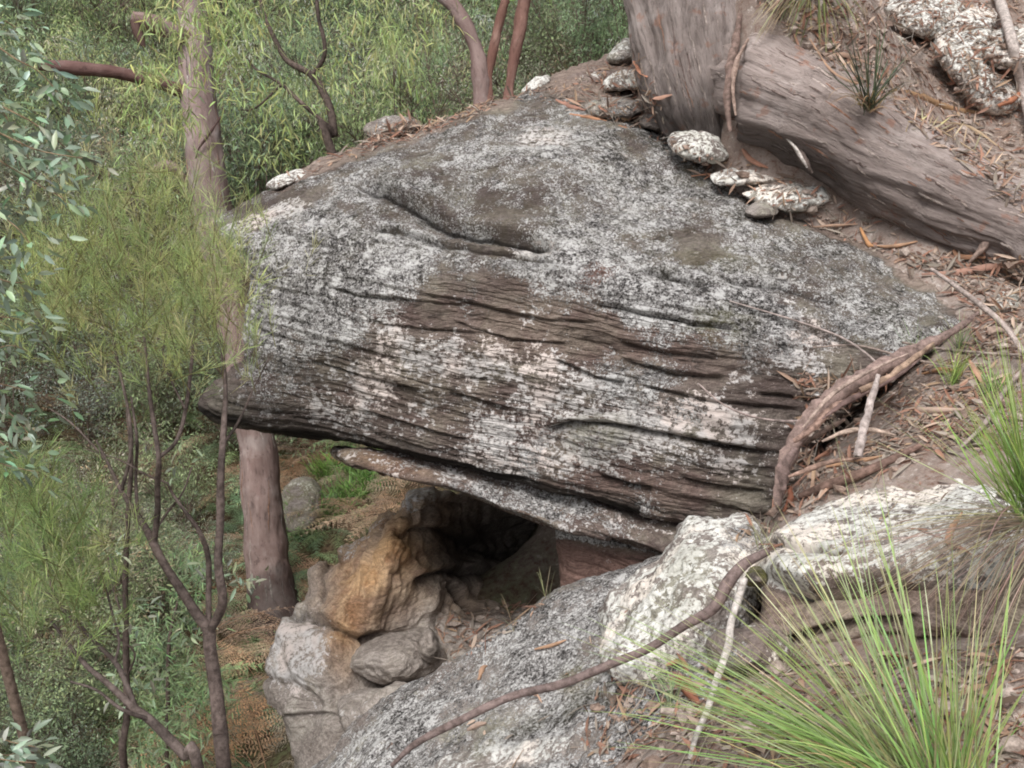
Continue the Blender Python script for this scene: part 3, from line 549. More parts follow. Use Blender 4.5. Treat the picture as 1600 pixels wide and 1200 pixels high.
# ------------------------------------------------------------------ leaning gum tree on the slope
M_GUM = bark_material('grey pink gum bark', (.36,.305,.285), (.26,.215,.198), (.43,.375,.355), sc=26, bump=.035, patches=.45)
M_BARK2 = bark_material('smooth pink gum bark', (.30,.215,.195), (.22,.145,.13), (.35,.28,.26), sc=6, bump=.015)
def bark_tube(name, pts, rad, ns, nl, parent, mat, seed, bump=.06, lump=.05, tintf=None, grain=(.35, 5), twist=0.0, warp=None, fibres=0, fw=.006):
    pts = np.asarray(pts, float); Q = catmull(np.c_[pts, rad], nl); C = Q[:, :3]; R = Q[:, 3]
    T = nrm(np.gradient(C, axis=0)); n = nrm(np.cross(T[0], [0.3, .5, .81])); N = [n]
    for i in range(1, nl):
        n = nrm(N[-1]-T[i]*np.dot(N[-1], T[i])); N.append(n)
    N = np.array(N); B = np.cross(T, N); a = np.linspace(0, 2*np.pi, ns, endpoint=False)
    Ls = np.concatenate([[0], np.cumsum(np.linalg.norm(np.diff(C, axis=0), axis=1))])
    aa = a[None]+Ls[:, None]*twist; D = N[:, None]*np.cos(a)[None, :, None]+B[:, None]*np.sin(a)[None, :, None]
    rm = R.mean(); g_ = np.stack([np.tile(Ls[:, None]*grain[0], (1, ns)), rm*np.cos(aa), rm*np.sin(aa)], -1).reshape(-1, 3)
    q = (C[:, None]+D*R[:, None, None]).reshape(-1, 3)
    g_ = g_+.03*np.stack([fbm(q, 3, 3, seed+5)]*3, 1)
    b = bump*fbm(g_*[1, 1, 1], 12, 4, seed)*.25+lump*fbm(q, 3, 3, seed+2)
    if warp is not None: b = b+warp(np.tile(Ls[:, None], (1, ns)).ravel(), q)
    V = q+D.reshape(-1, 3)*(b*1.0)[:, None]
    i = np.arange(nl-1)[:, None]*ns; j = np.arange(ns)[None]; j2 = (j+1) % ns
    F = np.stack([i+j, i+j2, i+ns+j2, i+ns+j], -1).reshape(-1, 4)
    tint = np.ones((len(V), 3)) if tintf is None else tintf(V)
    o = mesh_obj(name, V, [F, np.arange(ns)[None, ::-1], (np.arange(ns)+(nl-1)*ns)[None]], mat, parent, cols={'col': np.c_[tint, np.ones(len(V))], 'grain': np.c_[g_, np.ones(len(V))]})
    TARGETS.append((V, F))
    if fibres:                      # loose fibres and flakes standing off the bark
        G_ = V.reshape(nl, ns, 3); Nn = D; mb = MB(); r = np.random.default_rng(seed+90)
        for _ in range(fibres):
            m = int(r.integers(5, 16)); i0 = int(r.integers(2, nl-m-2)); j0 = r.integers(0, ns); dj = r.normal(0, .12)
            jj = (j0+np.round(dj*np.arange(m)).astype(int)) % ns; ii = i0+np.arange(m); t = np.linspace(0, 1, m)[:, None]
            lift = (.002+r.uniform(.001, .012)*t**2); c_ = G_[ii, jj]+Nn[ii, jj]*lift; sd = nrm(np.cross(T[ii], Nn[ii, jj])); w_ = r.uniform(.0015, fw)*np.sin(np.pi*np.clip(t*.92+.08, 0, 1))**.6*(1+.3*r.normal(size=(m, 1)))
            Vv = np.stack([c_-sd*w_-Nn[ii, jj]*.0015, c_+Nn[ii, jj]*w_*.4, c_+sd*w_-Nn[ii, jj]*.0015], 1).reshape(-1, 3); b_ = np.arange(m-1)[:, None]*3
            ff = np.concatenate([b_+[0, 1, 4, 3], b_+[1, 2, 5, 4]]); tn = np.ones((len(V), 3)) if tintf is None else tint
            base_t = tn.reshape(nl, ns, 3)[i0+m//2, j0]; mb.add(Vv, [ff], np.clip(np.array([(.30,.24,.22), (.38,.32,.29), (.16,.12,.11), (.44,.38,.35), (.30,.17,.12)][r.integers(0, 5)])*base_t, .01, .8))
        lb = mb.build('bark_fibre', M_WOOD, parent); lb.data.polygons.foreach_set('material_index', np.ones(len(lb.data.polygons), np.int32))
        import bmesh                # the fibres belong to the bark surface: one mesh with it
        bj = bmesh.new(); bj.from_mesh(o.data); bj.from_mesh(lb.data); bj.to_mesh(o.data); bj.free(); o.data.materials.append(M_WOOD)
        md = lb.data; bpy.data.objects.remove(lb); bpy.data.meshes.remove(md)
    return o
tree = empty('gum_tree', P(1110, 230, 5.5), 'big grey gum tree at top right whose heavy limb runs down the slope rightwards', 'tree')
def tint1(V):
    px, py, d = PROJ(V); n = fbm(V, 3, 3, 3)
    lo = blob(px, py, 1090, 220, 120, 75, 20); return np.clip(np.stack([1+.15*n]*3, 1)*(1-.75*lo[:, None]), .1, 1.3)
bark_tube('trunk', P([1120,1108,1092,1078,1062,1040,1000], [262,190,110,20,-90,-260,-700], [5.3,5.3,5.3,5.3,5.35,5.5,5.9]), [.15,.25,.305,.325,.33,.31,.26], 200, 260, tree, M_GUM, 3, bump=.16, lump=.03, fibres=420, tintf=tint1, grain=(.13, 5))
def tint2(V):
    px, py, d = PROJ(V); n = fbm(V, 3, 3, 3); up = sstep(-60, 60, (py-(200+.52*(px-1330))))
    f = (1+.15*n)*(1.12-.38*up); f = f*(1-.6*blob(px, py, 1230, 250, 130, 30, 25)); return np.stack([f*1.0, f*.98, f*.97], 1)  # overhead light painted in: limb paler on top, darker underneath
def fold(L, q):
    px, py, d = PROJ(q); dd = px-(1152-.10*(py-60))
    return -.05*np.exp(-(np.abs(dd-4)/9)**2)+.02*np.exp(-((dd-30)/18)**2)
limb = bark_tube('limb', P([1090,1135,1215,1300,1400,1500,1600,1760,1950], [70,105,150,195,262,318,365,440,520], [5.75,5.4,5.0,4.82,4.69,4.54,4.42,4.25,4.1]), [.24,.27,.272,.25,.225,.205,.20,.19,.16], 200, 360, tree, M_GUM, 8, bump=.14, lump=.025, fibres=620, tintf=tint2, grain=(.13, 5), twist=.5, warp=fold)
def strip(name, pix, ds, wpx, col, parent=None, label=None, cat=None, group=None, curl=.3, K=26, seed=0, mat=None):
    """curled ribbon of bark following picture points with depth"""
    Q = catmull(np.c_[P([p[0] for p in pix], [p[1] for p in pix], ds), np.array(wpx)*np.mean(ds)/F_PX/2], K); C = Q[:, :3]; W = Q[:, 3]
    T = nrm(np.gradient(C, axis=0)); s = nrm(np.cross(T, -FW)); u = nrm(np.cross(s, T)); m = 5; V = []
    wv = fbm(C*3+seed, 2, 3, seed)
    for k in range(m):
        x = (k/(m-1)-.5)*2; a = x*(1.0+curl*1.3)+wv*1.3*curl
        V.append(C+s*(W*np.sin(a)/1.2*(1+.45*fbm(C*22+k*9, 1, 3, seed+k)))[:, None]*(1+.3*wv[:, None])+u*(W*(np.cos(a)-1)*curl*1.6)[:, None])
    V = np.stack(V, 1).reshape(-1, 3)
    i = np.arange(K-1)[:, None]*m; j = np.arange(m-1)[None]; F = np.stack([i+j, i+j+1, i+m+j+1, i+m+j], -1).reshape(-1, 4)
    c = np.clip(np.asarray(col)*(1+.5*fbm(V, 25, 3, seed)[:, None]), .01, .9)
    o = mesh_obj(name, V, [F], mat or M_WOOD, parent, cols={'col': np.c_[c, np.ones(len(c))]})
    if parent is None: tag(o, label, cat, group)
    return o
GB = (.22,.165,.15); RB_ = (.30,.15,.10); TB = (.42,.26,.19); GW = (.42,.36,.33)
strip('bark_strip', [(1158,20),(1150,70),(1142,110),(1138,160),(1141,205)], [4.98,4.93,4.87,4.86,4.86], [10,16,18,14,6], (.2,.14,.12), tree, curl=.5, seed=1)
strip('bark_strip', [(1170,60),(1152,95),(1146,140),(1150,180)], [4.9,4.86,4.84,4.84], [5,9,8,4], (.33,.24,.2), tree, curl=.5, seed=2)
strip('bark_strip', [(1236,212),(1252,235),(1262,255),(1270,270)], [4.72,4.7,4.69,4.7], [8,14,12,4], (.13,.10,.09), tree, curl=.7, seed=3)
strip('bark_strip', [(1228,214),(1245,232),(1256,250),(1262,262)], [4.72,4.69,4.67,4.68], [3,6,7,3], (.5,.45,.42), tree, curl=.7, seed=4)
strip('bark_strip', [(1566,290),(1572,320),(1560,355),(1540,385),(1515,410)], [4.42,4.36,4.34,4.36,4.4], [8,16,20,16,6], (.27,.2,.17), tree, curl=.6, seed=5)
strip('bark_strip', [(1590,300),(1575,330),(1566,360),(1570,390)], [4.4,4.34,4.34,4.36], [5,9,10,4], (.36,.27,.23), tree, curl=.6, seed=6)
# ------------------------------------------------------------------ litter and sticks
def build_bvh():
    V = []; F = []; n = 0
    for v, f in TARGETS:
        V.append(v); F.append(f+n); n += len(v)
    V = np.concatenate(V); F = np.concatenate(F)
    return BVHTree.FromPolygons(V.tolist(), F.tolist(), epsilon=0)
BVH = build_bvh()
def hit(px, py, rd=0):
    d = Vector(P(px, py, 1.0)); d.normalize(); r = BVH.ray_cast(Vector((0, 0, 0)), d)
    if r[0] is None: return None
    n = r[1] if r[1].dot(d) < 0 else -r[1]
    return np.array(r[0]), np.array(n)
def hdepth(px, py, default=4.0):
    h = hit(px, py); return float(h[0]@FW) if h else default
def inpoly(x, y, poly):
    c = False; n = len(poly)
    for i in range(n):
        x1, y1 = poly[i]; x2, y2 = poly[(i+1) % n]
        if (y1 > y) != (y2 > y) and x < (x2-x1)*(y-y1)/(y2-y1)+x1: c = not c
    return c
def sample(poly, n):
    xs = [p[0] for p in poly]; ys = [p[1] for p in poly]; out = []; t = 0
    while len(out) < n and t < n*30:
        t += 1; x = random.uniform(min(xs), max(xs)); y = random.uniform(min(ys), max(ys))
        if inpoly(x, y, poly):
            h = hit(x, y)
            if h is not None and h[0]@FW < 8.3: out.append(h)
    return out
LITC = [(.40,.20,.14), (.33,.15,.10), (.48,.30,.22), (.26,.12,.085), (.55,.40,.32), (.20,.12,.09), (.40,.26,.17), (.36,.29,.25), (.28,.22,.19), (.42,.35,.30), (.24,.18,.15)]
def litter_leaf(mb, h, L, W, c, lift=.004, tilt=.35):
    p, n = h; a = np.random.default_rng(random.randrange(1 << 30)).normal(size=3)
    d = nrm(np.cross(n, a)+n*random.uniform(-.1, tilt)); u = nrm(n+np.array([random.uniform(-.5,.5) for _ in range(3)]))
    leaves8(mb, (p+n*lift)[None], d[None], u[None], L, W, np.array([c]), fold=random.uniform(.05,.4), droop=random.uniform(-.1,.3))
REG = [  # polygon, leaves, label
 ([(1240,580),(1300,590),(1400,570),(1500,560),(1600,600),(1600,700),(1480,705),(1360,748),(1270,795),(1205,820),(1220,730),(1260,660)], 1100),
 ([(1300,360),(1420,395),(1600,400),(1600,560),(1500,560),(1530,500),(1480,440),(1390,400),(1250,350)], 520),
 ([(1030,200),(1130,250),(1250,280),(1400,370),(1250,350),(1120,290),(1010,220)], 170),
 ([(1180,0),(1600,0),(1600,330),(1480,240),(1350,130),(1270,90)], 1500),
 ([(520,250),(600,214),(680,196),(750,168),(850,135),(960,100),(1000,90),(1040,190),(1000,195),(900,160),(780,160),(650,215),(560,245)], 420),
 ([(430,290),(520,240),(560,235),(500,265),(440,300)], 25),
 ([(560,215),(640,190),(740,165),(770,158),(760,175),(650,215),(560,238)], 380),
 ([(880,160),(960,170),(1020,205),(980,200),(900,175)], 60),
 ([(950,1060),(1200,1040),(1600,1000),(1600,1200),(950,1200),(900,1150)], 800),
 ([(680,960),(860,940),(820,975),(700,1040),(685,1000)], 150), ([(560,1180),(900,1000),(1050,900),(1050,1150),(800,1200)], 26), ([(1330,760),(1560,720),(1600,850),(1400,860)], 22),
 ([(1150,830),(1215,800),(1215,870),(1190,880)], 30)]
mb = MB(); ntw = MB()
for poly, n in REG:
    for h in sample(poly, n):
        big = random.random() < .25
        litter_leaf(mb, h, random.uniform(.06, .12) if big else random.uniform(.02, .06), random.uniform(.010, .02) if big else random.uniform(.006, .014), np.array(random.choice(LITC))*random.uniform(.7, 1.15))
    for h in sample(poly, n//6):
        p, nn = h; d = nrm(np.cross(nn, np.random.default_rng(random.randrange(1 << 30)).normal(size=3)))*random.uniform(.03, .1)
        V, F, c = tube([p-d+nn*.004, p+nn*.008, p+d+nn*.006], [.0012, .0018, .001], 4, 6, np.array(random.choice(LITC+[(.5,.44,.4)]*3))*.9, cap=False); mb.add(V, F, c)
lit = mb.build('leaf_litter', M_LITTER, origin=np.array(P(1350,650,3.6))); tag(lit, 'fallen reddish gum leaves and fine twigs strewn over soil and rock', 'leaf litter', kind='stuff')
# pebbles and crumbs of soil
mb = MB()
ico = bpy.data.meshes.new('tmp'); import bmesh
bm_ = bmesh.new(); bmesh.ops.create_icosphere(bm_, subdivisions=1, radius=1); IV = np.array([v.co[:] for v in bm_.verts]); IF = np.array([[v.index for v in f.verts] for f in bm_.faces]); bm_.free(); bpy.data.meshes.remove(ico)
for poly, n in REG[:4]+REG[8:10]:
    for p, nn in sample(poly, n//2):
        r = random.uniform(.004, .013)*(1+(random.random() < .06)*1.6); V = IV*(1+.35*np.random.default_rng(random.randrange(9999)).normal(size=(len(IV), 1)))*[1, .8, .6]*r+p+nn*r*.3
        mb.add(V, [IF], np.array(random.choice([(.3,.22,.18), (.4,.33,.29), (.22,.16,.13)])))
tag(mb.build('gravel', M_WOOD, origin=np.array(P(1350,650,3.6)), smooth=False), 'small crumbs of sandstone and soil scattered on the bare slope', 'gravel', kind='stuff')
# individual bark strips lying about: (points, width px, colour, label)
BS = [([(1440,430),(1500,425),(1560,415),(1600,408)], 12, (.45,.22,.15), 'long orange-pink bark strip on soil under the end of the limb'),
 ([(1490,390),(1500,400),(1540,402)], 10, RB_, 'short red bark flake tucked under the end of the limb'),
 ([(1345,355),(1358,380),(1365,384)], 9, (.5,.26,.13), 'small orange curled leaf of bark on bare soil below the limb'),
 ([(1370,384),(1400,384),(1434,377)], 7, TB, 'pale straight bark sliver on bare soil below the limb'),
 ([(1270,355),(1300,352),(1340,350)], 5, TB, 'thin pale splinter right of the two flat stones'),
 ([(1395,140),(1440,150),(1490,170),(1530,175)], 16, (.38,.2,.09), 'broad orange-brown bark strip beside the strappy plant'),
 ([(1460,190),(1520,200),(1600,260)], 6, (.42,.3,.2), 'long thin tan bark strip above the limb'),
 ([(1560,165),(1590,150),(1600,130)], 12, (.35,.14,.09), 'dark red bark flake at the end of the curved white rock'),
 ([(1265,60),(1300,110),(1340,130),(1380,130)], 5, TB, 'thin tan bark ribbon left of the strappy plant'),
 ([(1290,90),(1320,85),(1360,100)], 9, TB, 'tan bark curl behind the strappy plant'),
 ([(1400,110),(1460,60),(1500,45),(1540,42)], 5, (.25,.16,.12), 'thin brown curved bark strand across the gap between the white rocks'),
 ([(868,155),(890,165),(915,172)], 9, (.45,.2,.13), 'orange bark flake at the top of the boulder beside the crest stones'),
 ([(890,178),(930,185),(980,200)], 8, (.4,.2,.13), 'reddish bark strip running down from the crest stones'),
 ([(1005,150),(1030,152),(1050,148)], 8, (.5,.28,.22), 'pink bark sliver touching the gum tree base'),
 ([(990,95),(1000,110),(1012,120)], 10, (.42,.18,.12), 'red bark flake between crest stone and gum tree'),
 ([(1160,232),(1175,250),(1200,262)], 10, (.36,.16,.1), 'rusty bark curl leaning against the underside of the limb'),
 ([(1080,275),(1110,272),(1100,280)], 5, (.45,.22,.15), 'short orange splinter left of the upper flat stone'),
 ([(1045,1062),(1065,1075),(1092,1100)], 22, (.33,.11,.06), 'curled dark red leaf of bark behind the white forked stick'),
 ([(1040,1040),(1060,1035),(1075,1050)], 10, (.4,.2,.14), 'small brown bark curl at the foot of the white lichen boulder'),
 ([(835,1015),(860,1010),(885,1000)], 7, TB, 'pale crescent bark sliver on the speckled ledge near the hollow'),
 ([(748,1062),(756,1045),(762,1040)], 10, TB, 'small upright tan leaf on the speckled ledge'),
 ([(730,1142),(745,1135),(760,1130)], 12, (.5,.34,.27), 'pinkish leaf beside the long stick on the speckled ledge'),
 ([(1480,850),(1490,830),(1505,800)], 16, (.5,.3,.23), 'pinkish bark piece on top of the flat-topped boulder'),
 ([(1515,560),(1530,580),(1535,600)], 12, (.5,.28,.2), 'pinkish leaf of bark among grass right of the hollow of litter'),
 ([(1215,775),(1240,770),(1225,800)], 14, (.38,.12,.06), 'bright rust leaf at the lower corner of the boulder'),
 ([(1270,720),(1300,705),(1345,700)], 12, (.42,.2,.14), 'orange bark strip low in the pocket of litter'),
 ([(1290,730),(1340,722),(1380,712)], 10, (.46,.28,.2), 'tan bark strip low in the pocket of litter'),
 ([(1330,640),(1380,632),(1430,640),(1510,640)], 12, (.46,.34,.3), 'long pale flat bark strip pointing right from the pocket of litter'),
 ([(1320,620),(1350,612),(1380,608)], 10, (.47,.27,.2), 'pink bark strip beside the upright grey bark piece'),
 ([(1440,585),(1470,578),(1500,580)], 9, (.4,.2,.1), 'orange bark strip among grass right of the twisted grey bark')]
for k, (pts, wpx, c, lab) in enumerate(BS):
    ds = [hdepth(*p)-.015-.01*(i == 1) for i, p in enumerate(pts)]; n = len(pts)
    strip('bark_strip', pts, ds, [wpx*.5]+[wpx]*(n-2)+[wpx*.3], c, None, lab, 'bark', curl=random.uniform(.2, .6), seed=k+10, K=16, mat=M_LITTER)
def stickobj(name, pts, r, col, label, cat='stick', lift=.02, ds=None, parts=None, ns=8, bump=.12, group=None):
    if ds is None: ds = [hdepth(*p)-lift for p in pts]
    rad = np.array(r if hasattr(r, '__len__') else [r]*len(pts), float)*np.array(ds)/F_PX/2
    mb = MB(); V, F, c = tube(P([p[0] for p in pts], [p[1] for p in pts], ds), rad, ns, len(pts)*10, col, bump=bump, bs=40)
    cc = np.clip(np.asarray(col)*(1+.4*fbm(V, 14, 3, len(pts))[:, None]), .01, .9); mb.add(V, F, cc)
    for (pp, dd, rr) in (parts or []):
        V, F, c = tube(P([p[0] for p in pp], [p[1] for p in pp], dd), np.array(rr)*np.mean(dd)/F_PX/2, 6, len(pp)*8, col, bump=bump, bs=40); mb.add(V, F, c)
    o = mb.build(name, M_WOOD); return tag(o, label, cat, group)
stickobj('long_stick', [(612,1196),(650,1162),(720,1125),(800,1088),(880,1068),(960,1035),(1010,1015),(1065,980),(1115,950),(1138,910),(1165,880),(1200,862)], [6,11,13,13,14,14,13,15,18,20,17,12], (.20,.15,.14),
    'long dark bent stick lying across the speckled ledge and white lichen boulder', ds=[3.15,3.1,3.07,3.04,2.98,2.92,2.9,2.85,2.82,2.84,2.86,2.88])
stickobj('white_stick', [(1162,905),(1155,930),(1142,975),(1138,1010),(1122,1055),(1105,1110),(1088,1150),(1078,1185)], [13,13,12,13,12,11,10,7], (.5,.46,.43),
    'pale whitish stick hanging down from the long dark stick', ds=[2.8,2.76,2.68,2.62,2.55,2.45,2.38,2.32])
stickobj('pale_pole', [(1545,-60),(1562,0),(1580,60),(1600,150),(1625,240)], [14,16,16,15,14], (.5,.44,.41), 'pale straight dead branch leaning across the white rocks at the right edge', lift=.1)
stickobj('curved_twig', [(1455,420),(1490,445),(1530,475),(1570,510),(1600,552)], [5,7,9,9,9], (.42,.35,.32), 'thin pale curved twig arching over soil towards the right edge', ds=[4.05,3.9,3.75,3.65,3.55])
stickobj('fine_twig', [(1410,535),(1470,545),(1540,552),(1600,555)], [4,5,5,4], (.33,.27,.24), 'straight fine twig lying level through the grass at right', lift=.03)
stickobj('fine_twig', [(1140,470),(1240,500),(1310,525),(1350,550),(1375,572)], [2,3,3.5,4,3], (.36,.3,.28), 'fine twig reaching left across the boulder face from its right end', ds=[3.95,3.85,3.8,3.78,3.75])
stickobj('fine_twig', [(1270,543),(1340,540),(1420,560),(1500,575)], [2.5,3.5,4,3], (.30,.24,.21), 'fine twig lying nearly level just above the twisted grey bark', ds=[3.85,3.8,3.76,3.75])
stickobj('fine_twig', [(1092,600),(1130,632),(1180,652),(1240,658),(1300,650)], [2.5,3,3.5,4,4], (.36,.29,.27), 'fine sagging twig crossing the lower boulder face left of the litter pocket', ds=[3.85,3.82,3.8,3.75,3.7])
stickobj('brown_stick', [(1218,705),(1260,690),(1290,672),(1320,655)], [4,8,9,5], (.25,.18,.15), 'short brown stick poking out left over the boulder from the litter pocket', ds=[3.72,3.66,3.62,3.58])
stickobj('brown_stick', [(1250,775),(1290,760),(1340,742),(1400,715),(1440,695)], [10,16,16,13,8], (.17,.11,.09), 'thick dark brown rotting stick along the top of the flat-topped boulder', lift=.03)
stickobj('fine_twig', [(1440,830),(1560,870),(1600,880)], [3,3,3], (.3,.22,.2), 'fine dark twig on the right of the flat-topped boulder', ds=[2.65,2.6,2.58])
stickobj('brown_stick', [(1500,700),(1540,660),(1570,610),(1600,575)], [5,8,8,7], (.32,.26,.24), 'greyish stick rising behind the right hand grass clump', lift=.06)
for pts, wv, c, lab, dd in [([(1215,790),(1225,740),(1240,700),(1275,650),(1320,610),(1380,575),(1450,540),(1500,512),(1530,488)], [14,26,34,34,36,34,26,14,5], (.25,.18,.16), 'long twisted grey bark sheet curling round the right end of the boulder', [3.5,3.52,3.52,3.55,3.6,3.66,3.74,3.82,3.9]),
   ([(1345,610),(1390,590),(1430,560),(1460,535)], [10,14,12,4], (.34,.24,.18), 'tan bark strip lying below the long twisted grey bark sheet', [3.5,3.54,3.6,3.66]),
   ([(1342,712),(1352,670),(1362,630),(1374,585)], [16,18,16,9], (.42,.36,.34), 'flat grey bark piece standing upright in the litter pocket', [3.38,3.4,3.42,3.46]),
   ([(1225,765),(1228,730),(1245,700)], [10,20,12], (.17,.12,.11), 'dark curled bark at the lower right corner of the boulder', [3.42,3.42,3.45]),
   ([(1240,690),(1270,670),(1300,640),(1330,625)], [8,16,16,6], (.33,.22,.18), 'brown curled bark in the middle of the twisted bark sheet', [3.45,3.47,3.5,3.52])]:
    strip('bark_sheet', pts, dd, wv, c, None, lab, 'bark', curl=.45, K=90, seed=len(lab))
for k, (pts, wv, c, lab, dd) in enumerate([([(1255,668),(1300,618),(1350,585),(1420,552)], [4,9,8,3], (.38,.29,.25), 'thin torn strand of bark lying along the top of the twisted bark sheet', [3.44,3.48,3.52,3.6]),
   ([(1285,655),(1330,625),(1400,590),(1440,560)], [4,10,9,3], (.15,.10,.09), 'dark torn strand of bark under the twisted bark sheet', [3.46,3.5,3.54,3.6]),
   ([(1232,745),(1262,735),(1300,722),(1350,716)], [5,10,9,3], (.30,.2,.16), 'torn brown bark strand across the foot of the litter pocket', [3.42,3.42,3.42,3.44]),
   ([(1285,690),(1320,676),(1362,672),(1400,680)], [4,9,9,3], (.44,.34,.28), 'pale torn bark strand in the middle of the litter pocket', [3.45,3.47,3.47,3.45])]):
    strip('bark_sheet', pts, dd, wv, c, None, lab, 'bark', curl=.6, K=60, seed=40+k)
# ------------------------------------------------------------------ grass clumps and strappy plant
GR = (.34,.50,.15); GR2 = (.43,.53,.25); GD = (.36,.27,.18); GP = (.42,.40,.22)
def fan(mb, base, targets, ds, jit, n, W, bend, col, colv=.25, spread=.03, over=1.0):
    base = np.asarray(base); k = rng.integers(0, len(targets), n); T = np.array(targets, float)[k]+rng.normal(0, jit, (n, 2)); D = np.array(ds)[k]+rng.normal(0, .12, n)
    tp = P(T[:, 0], T[:, 1], D); b = base+rng.normal(0, 1, (n, 3))*[spread, spread, .01]; v = tp-b; L = np.linalg.norm(v, axis=1)*rng.uniform(.75, 1.08, n)*over
    bd = np.clip(rng.normal(bend, bend*.5+.01, n), 0, 1); v = nrm(v)+np.array([0, 0, 1.])*bd[:, None]*.45
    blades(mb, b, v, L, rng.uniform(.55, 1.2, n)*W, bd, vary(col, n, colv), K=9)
b1 = P(1490, 1290, 1.78)
root = empty('grass_clump', b1, 'big bright green grass clump spraying up from the bottom right corner', 'grass clump')
mb = MB()
b1b = P(1440, 1250, 1.85)
fan(mb, b1b, [(950,970),(930,1000),(1000,1060),(960,1100),(1050,1000),(1100,960)], [2.1]*6, 55, 52, .0048, .3, GR, over=1.12)
fan(mb, b1b, [(1000,1150),(1100,1180),(1150,1080)], [1.8]*3, 40, 22, .005, .3, GR)
fan(mb, b1b, [(1180,820),(1250,860),(1300,760),(1150,900),(1400,800)], [2.1]*5, 55, 38, .0046, .2, GR2, over=1.1)
fan(mb, b1, [(1380,860),(1330,790),(1440,840),(1500,900),(1290,900),(1250,980)], [1.95,2.05,1.9,1.85,2.0,2.0], 50, 36, .006, .12, GR, over=1.1)
fan(mb, b1, [(1200,960),(1120,1010),(1050,1010),(960,1000),(1000,1090),(1100,1120)], [2.0,2.0,2.05,2.05,1.95,1.9], 55, 32, .0055, .22, GR, over=1.1)
fan(mb, b1, [(960,980),(900,930),(1180,830),(1130,880)], [2.1,2.15,2.1,2.1], 45, 34, .0038, .15, GR2)
fan(mb, b1, [(1560,850),(1600,950),(1640,1000),(1540,1000),(1460,960)], [1.8,1.75,1.75,1.75,1.8], 45, 28, .006, .12, GR)
fan(mb, b1, [(1400,1050),(1450,1080),(1500,1080),(1350,1080),(1330,1120)], [1.8]*5, 50, 32, .0065, .1, (.25,.42,.1))
fan(mb, b1, [(1180,780),(1320,640),(1100,850),(1060,870)], [2.2,2.3,2.15,2.15], 40, 14, .003, .1, GP)
mb.build('green_blades', M_GRASS, root)
mb = MB(); fan(mb, b1, [(1380,860),(1230,860),(1100,1000),(1560,900),(1300,1000),(1050,1120)], [1.9,2.0,2.0,1.8,1.9,1.9], 60, 60, .0035, .2, GP, .3); fan(mb, b1, [(1250,1150),(1350,1050),(1450,1000),(1560,1050),(1180,1120)], [1.9]*5, 60, 40, .004, .6, (.46,.36,.22), .3); mb.build('dry_blades', M_GRASS, root)
b2 = P(1625, 815, 2.35)
root = empty('grass_clump', b2, 'second grass clump at right edge with drooping greyish dry blades over the flat-topped boulder', 'grass clump')
mb = MB()
fan(mb, b2, [(1490,560),(1510,600),(1530,520),(1560,480),(1600,500),(1580,560),(1470,620),(1500,680)], [2.5,2.5,2.5,2.45,2.4,2.4,2.5,2.5], 22, 150, .0048, .08, (.24,.4,.09))
fan(mb, b2, [(1400,600),(1430,650),(1350,650)], [2.6]*3, 25, 14, .003, .1, GR2)
fan(mb, b2, [(1300,770),(1380,780),(1340,740),(1260,800),(1440,800)], [2.5]*5, 20, 20, .0028, .05, (.2,.22,.1))
mb.build('green_blades', M_GRASS, root)
mb = MB()
fan(mb, b2, [(1300,900),(1250,870),(1380,930),(1450,960),(1500,1000),(1340,850),(1400,880),(1250,960),(1480,1050)], [2.2,2.3,2.15,2.1,2.05,2.3,2.2,2.2,2.05], 30, 170, .0028, .45, (.34,.26,.21), .3)
mb.build('dry_blades', M_GRASS, root)
b3 = P(1360, 172, 4.52)
root = empty('strappy_plant', b3, 'strappy dark green plant with radiating leaves growing behind the limb at top right', 'plant')
mb = MB(); fan(mb, b3, [(1330,20),(1390,10),(1300,60),(1410,70),(1360,-10),(1260,50),(1440,90),(1290,20),(1370,60)], [4.4]*9, 22, 46, .010, .22, (.09,.12,.045), .3, .02)
mb.build('green_blades', M_GRASS, root); mb = MB(); fan(mb, b3, [(1270,90),(1320,110),(1400,120),(1440,160),(1300,60),(1310,150),(1260,110)], [4.35]*7, 20, 36, .008, .5, (.36,.24,.17), .3, .02); mb.build('dry_blades', M_GRASS, root)
b4 = P(1275, -40, 5.0)
root = empty('strappy_plant', b4, 'grass tuft drooping over the limb at the top edge beside the gum tree', 'plant')
mb = MB(); fan(mb, b4, [(1210,40),(1240,50),(1280,70),(1330,60),(1230,20),(1350,30),(1190,30),(1300,90)], [4.7]*8, 18, 50, .010, .35, (.12,.16,.05), .35, .03)
mb.build('green_blades', M_GRASS, root); mb = MB(); fan(mb, b4, [(1170,40),(1210,30),(1190,20),(1180,60)], [4.7]*4, 12, 26, .008, .4, (.5,.42,.26), .3, .03); mb.build('dry_blades', M_GRASS, root)
bq = P(1540, 250, 4.75)
root = empty('dead_frond', bq, 'pale dead fern frond lying on the soil just above the limb at right', 'frond')
mb = MB(); pts = [(1420,190),(1470,205),(1520,235),(1570,265)]; V, F, c = tube(P([p[0] for p in pts], [p[1] for p in pts], [hdepth(*p)-.05 for p in pts]), [.004,.004,.003,.002], 5, 20, (.5,.4,.3)); mb.add(V, F, c)
C_ = catmull(P([p[0] for p in pts], [p[1] for p in pts], [hdepth(*p)-.05 for p in pts]), 34); s_ = np.tile([[0, .15, -.9], [.25, .3, .3]], (17, 1)); leaves4(mb, C_, s_+rng.normal(0, .15, (34, 3)), np.array([[0, -1, .3]]), .12, .008, vary((.5,.42,.32), 34)); mb.build('frond_blade', M_LITTER, root)
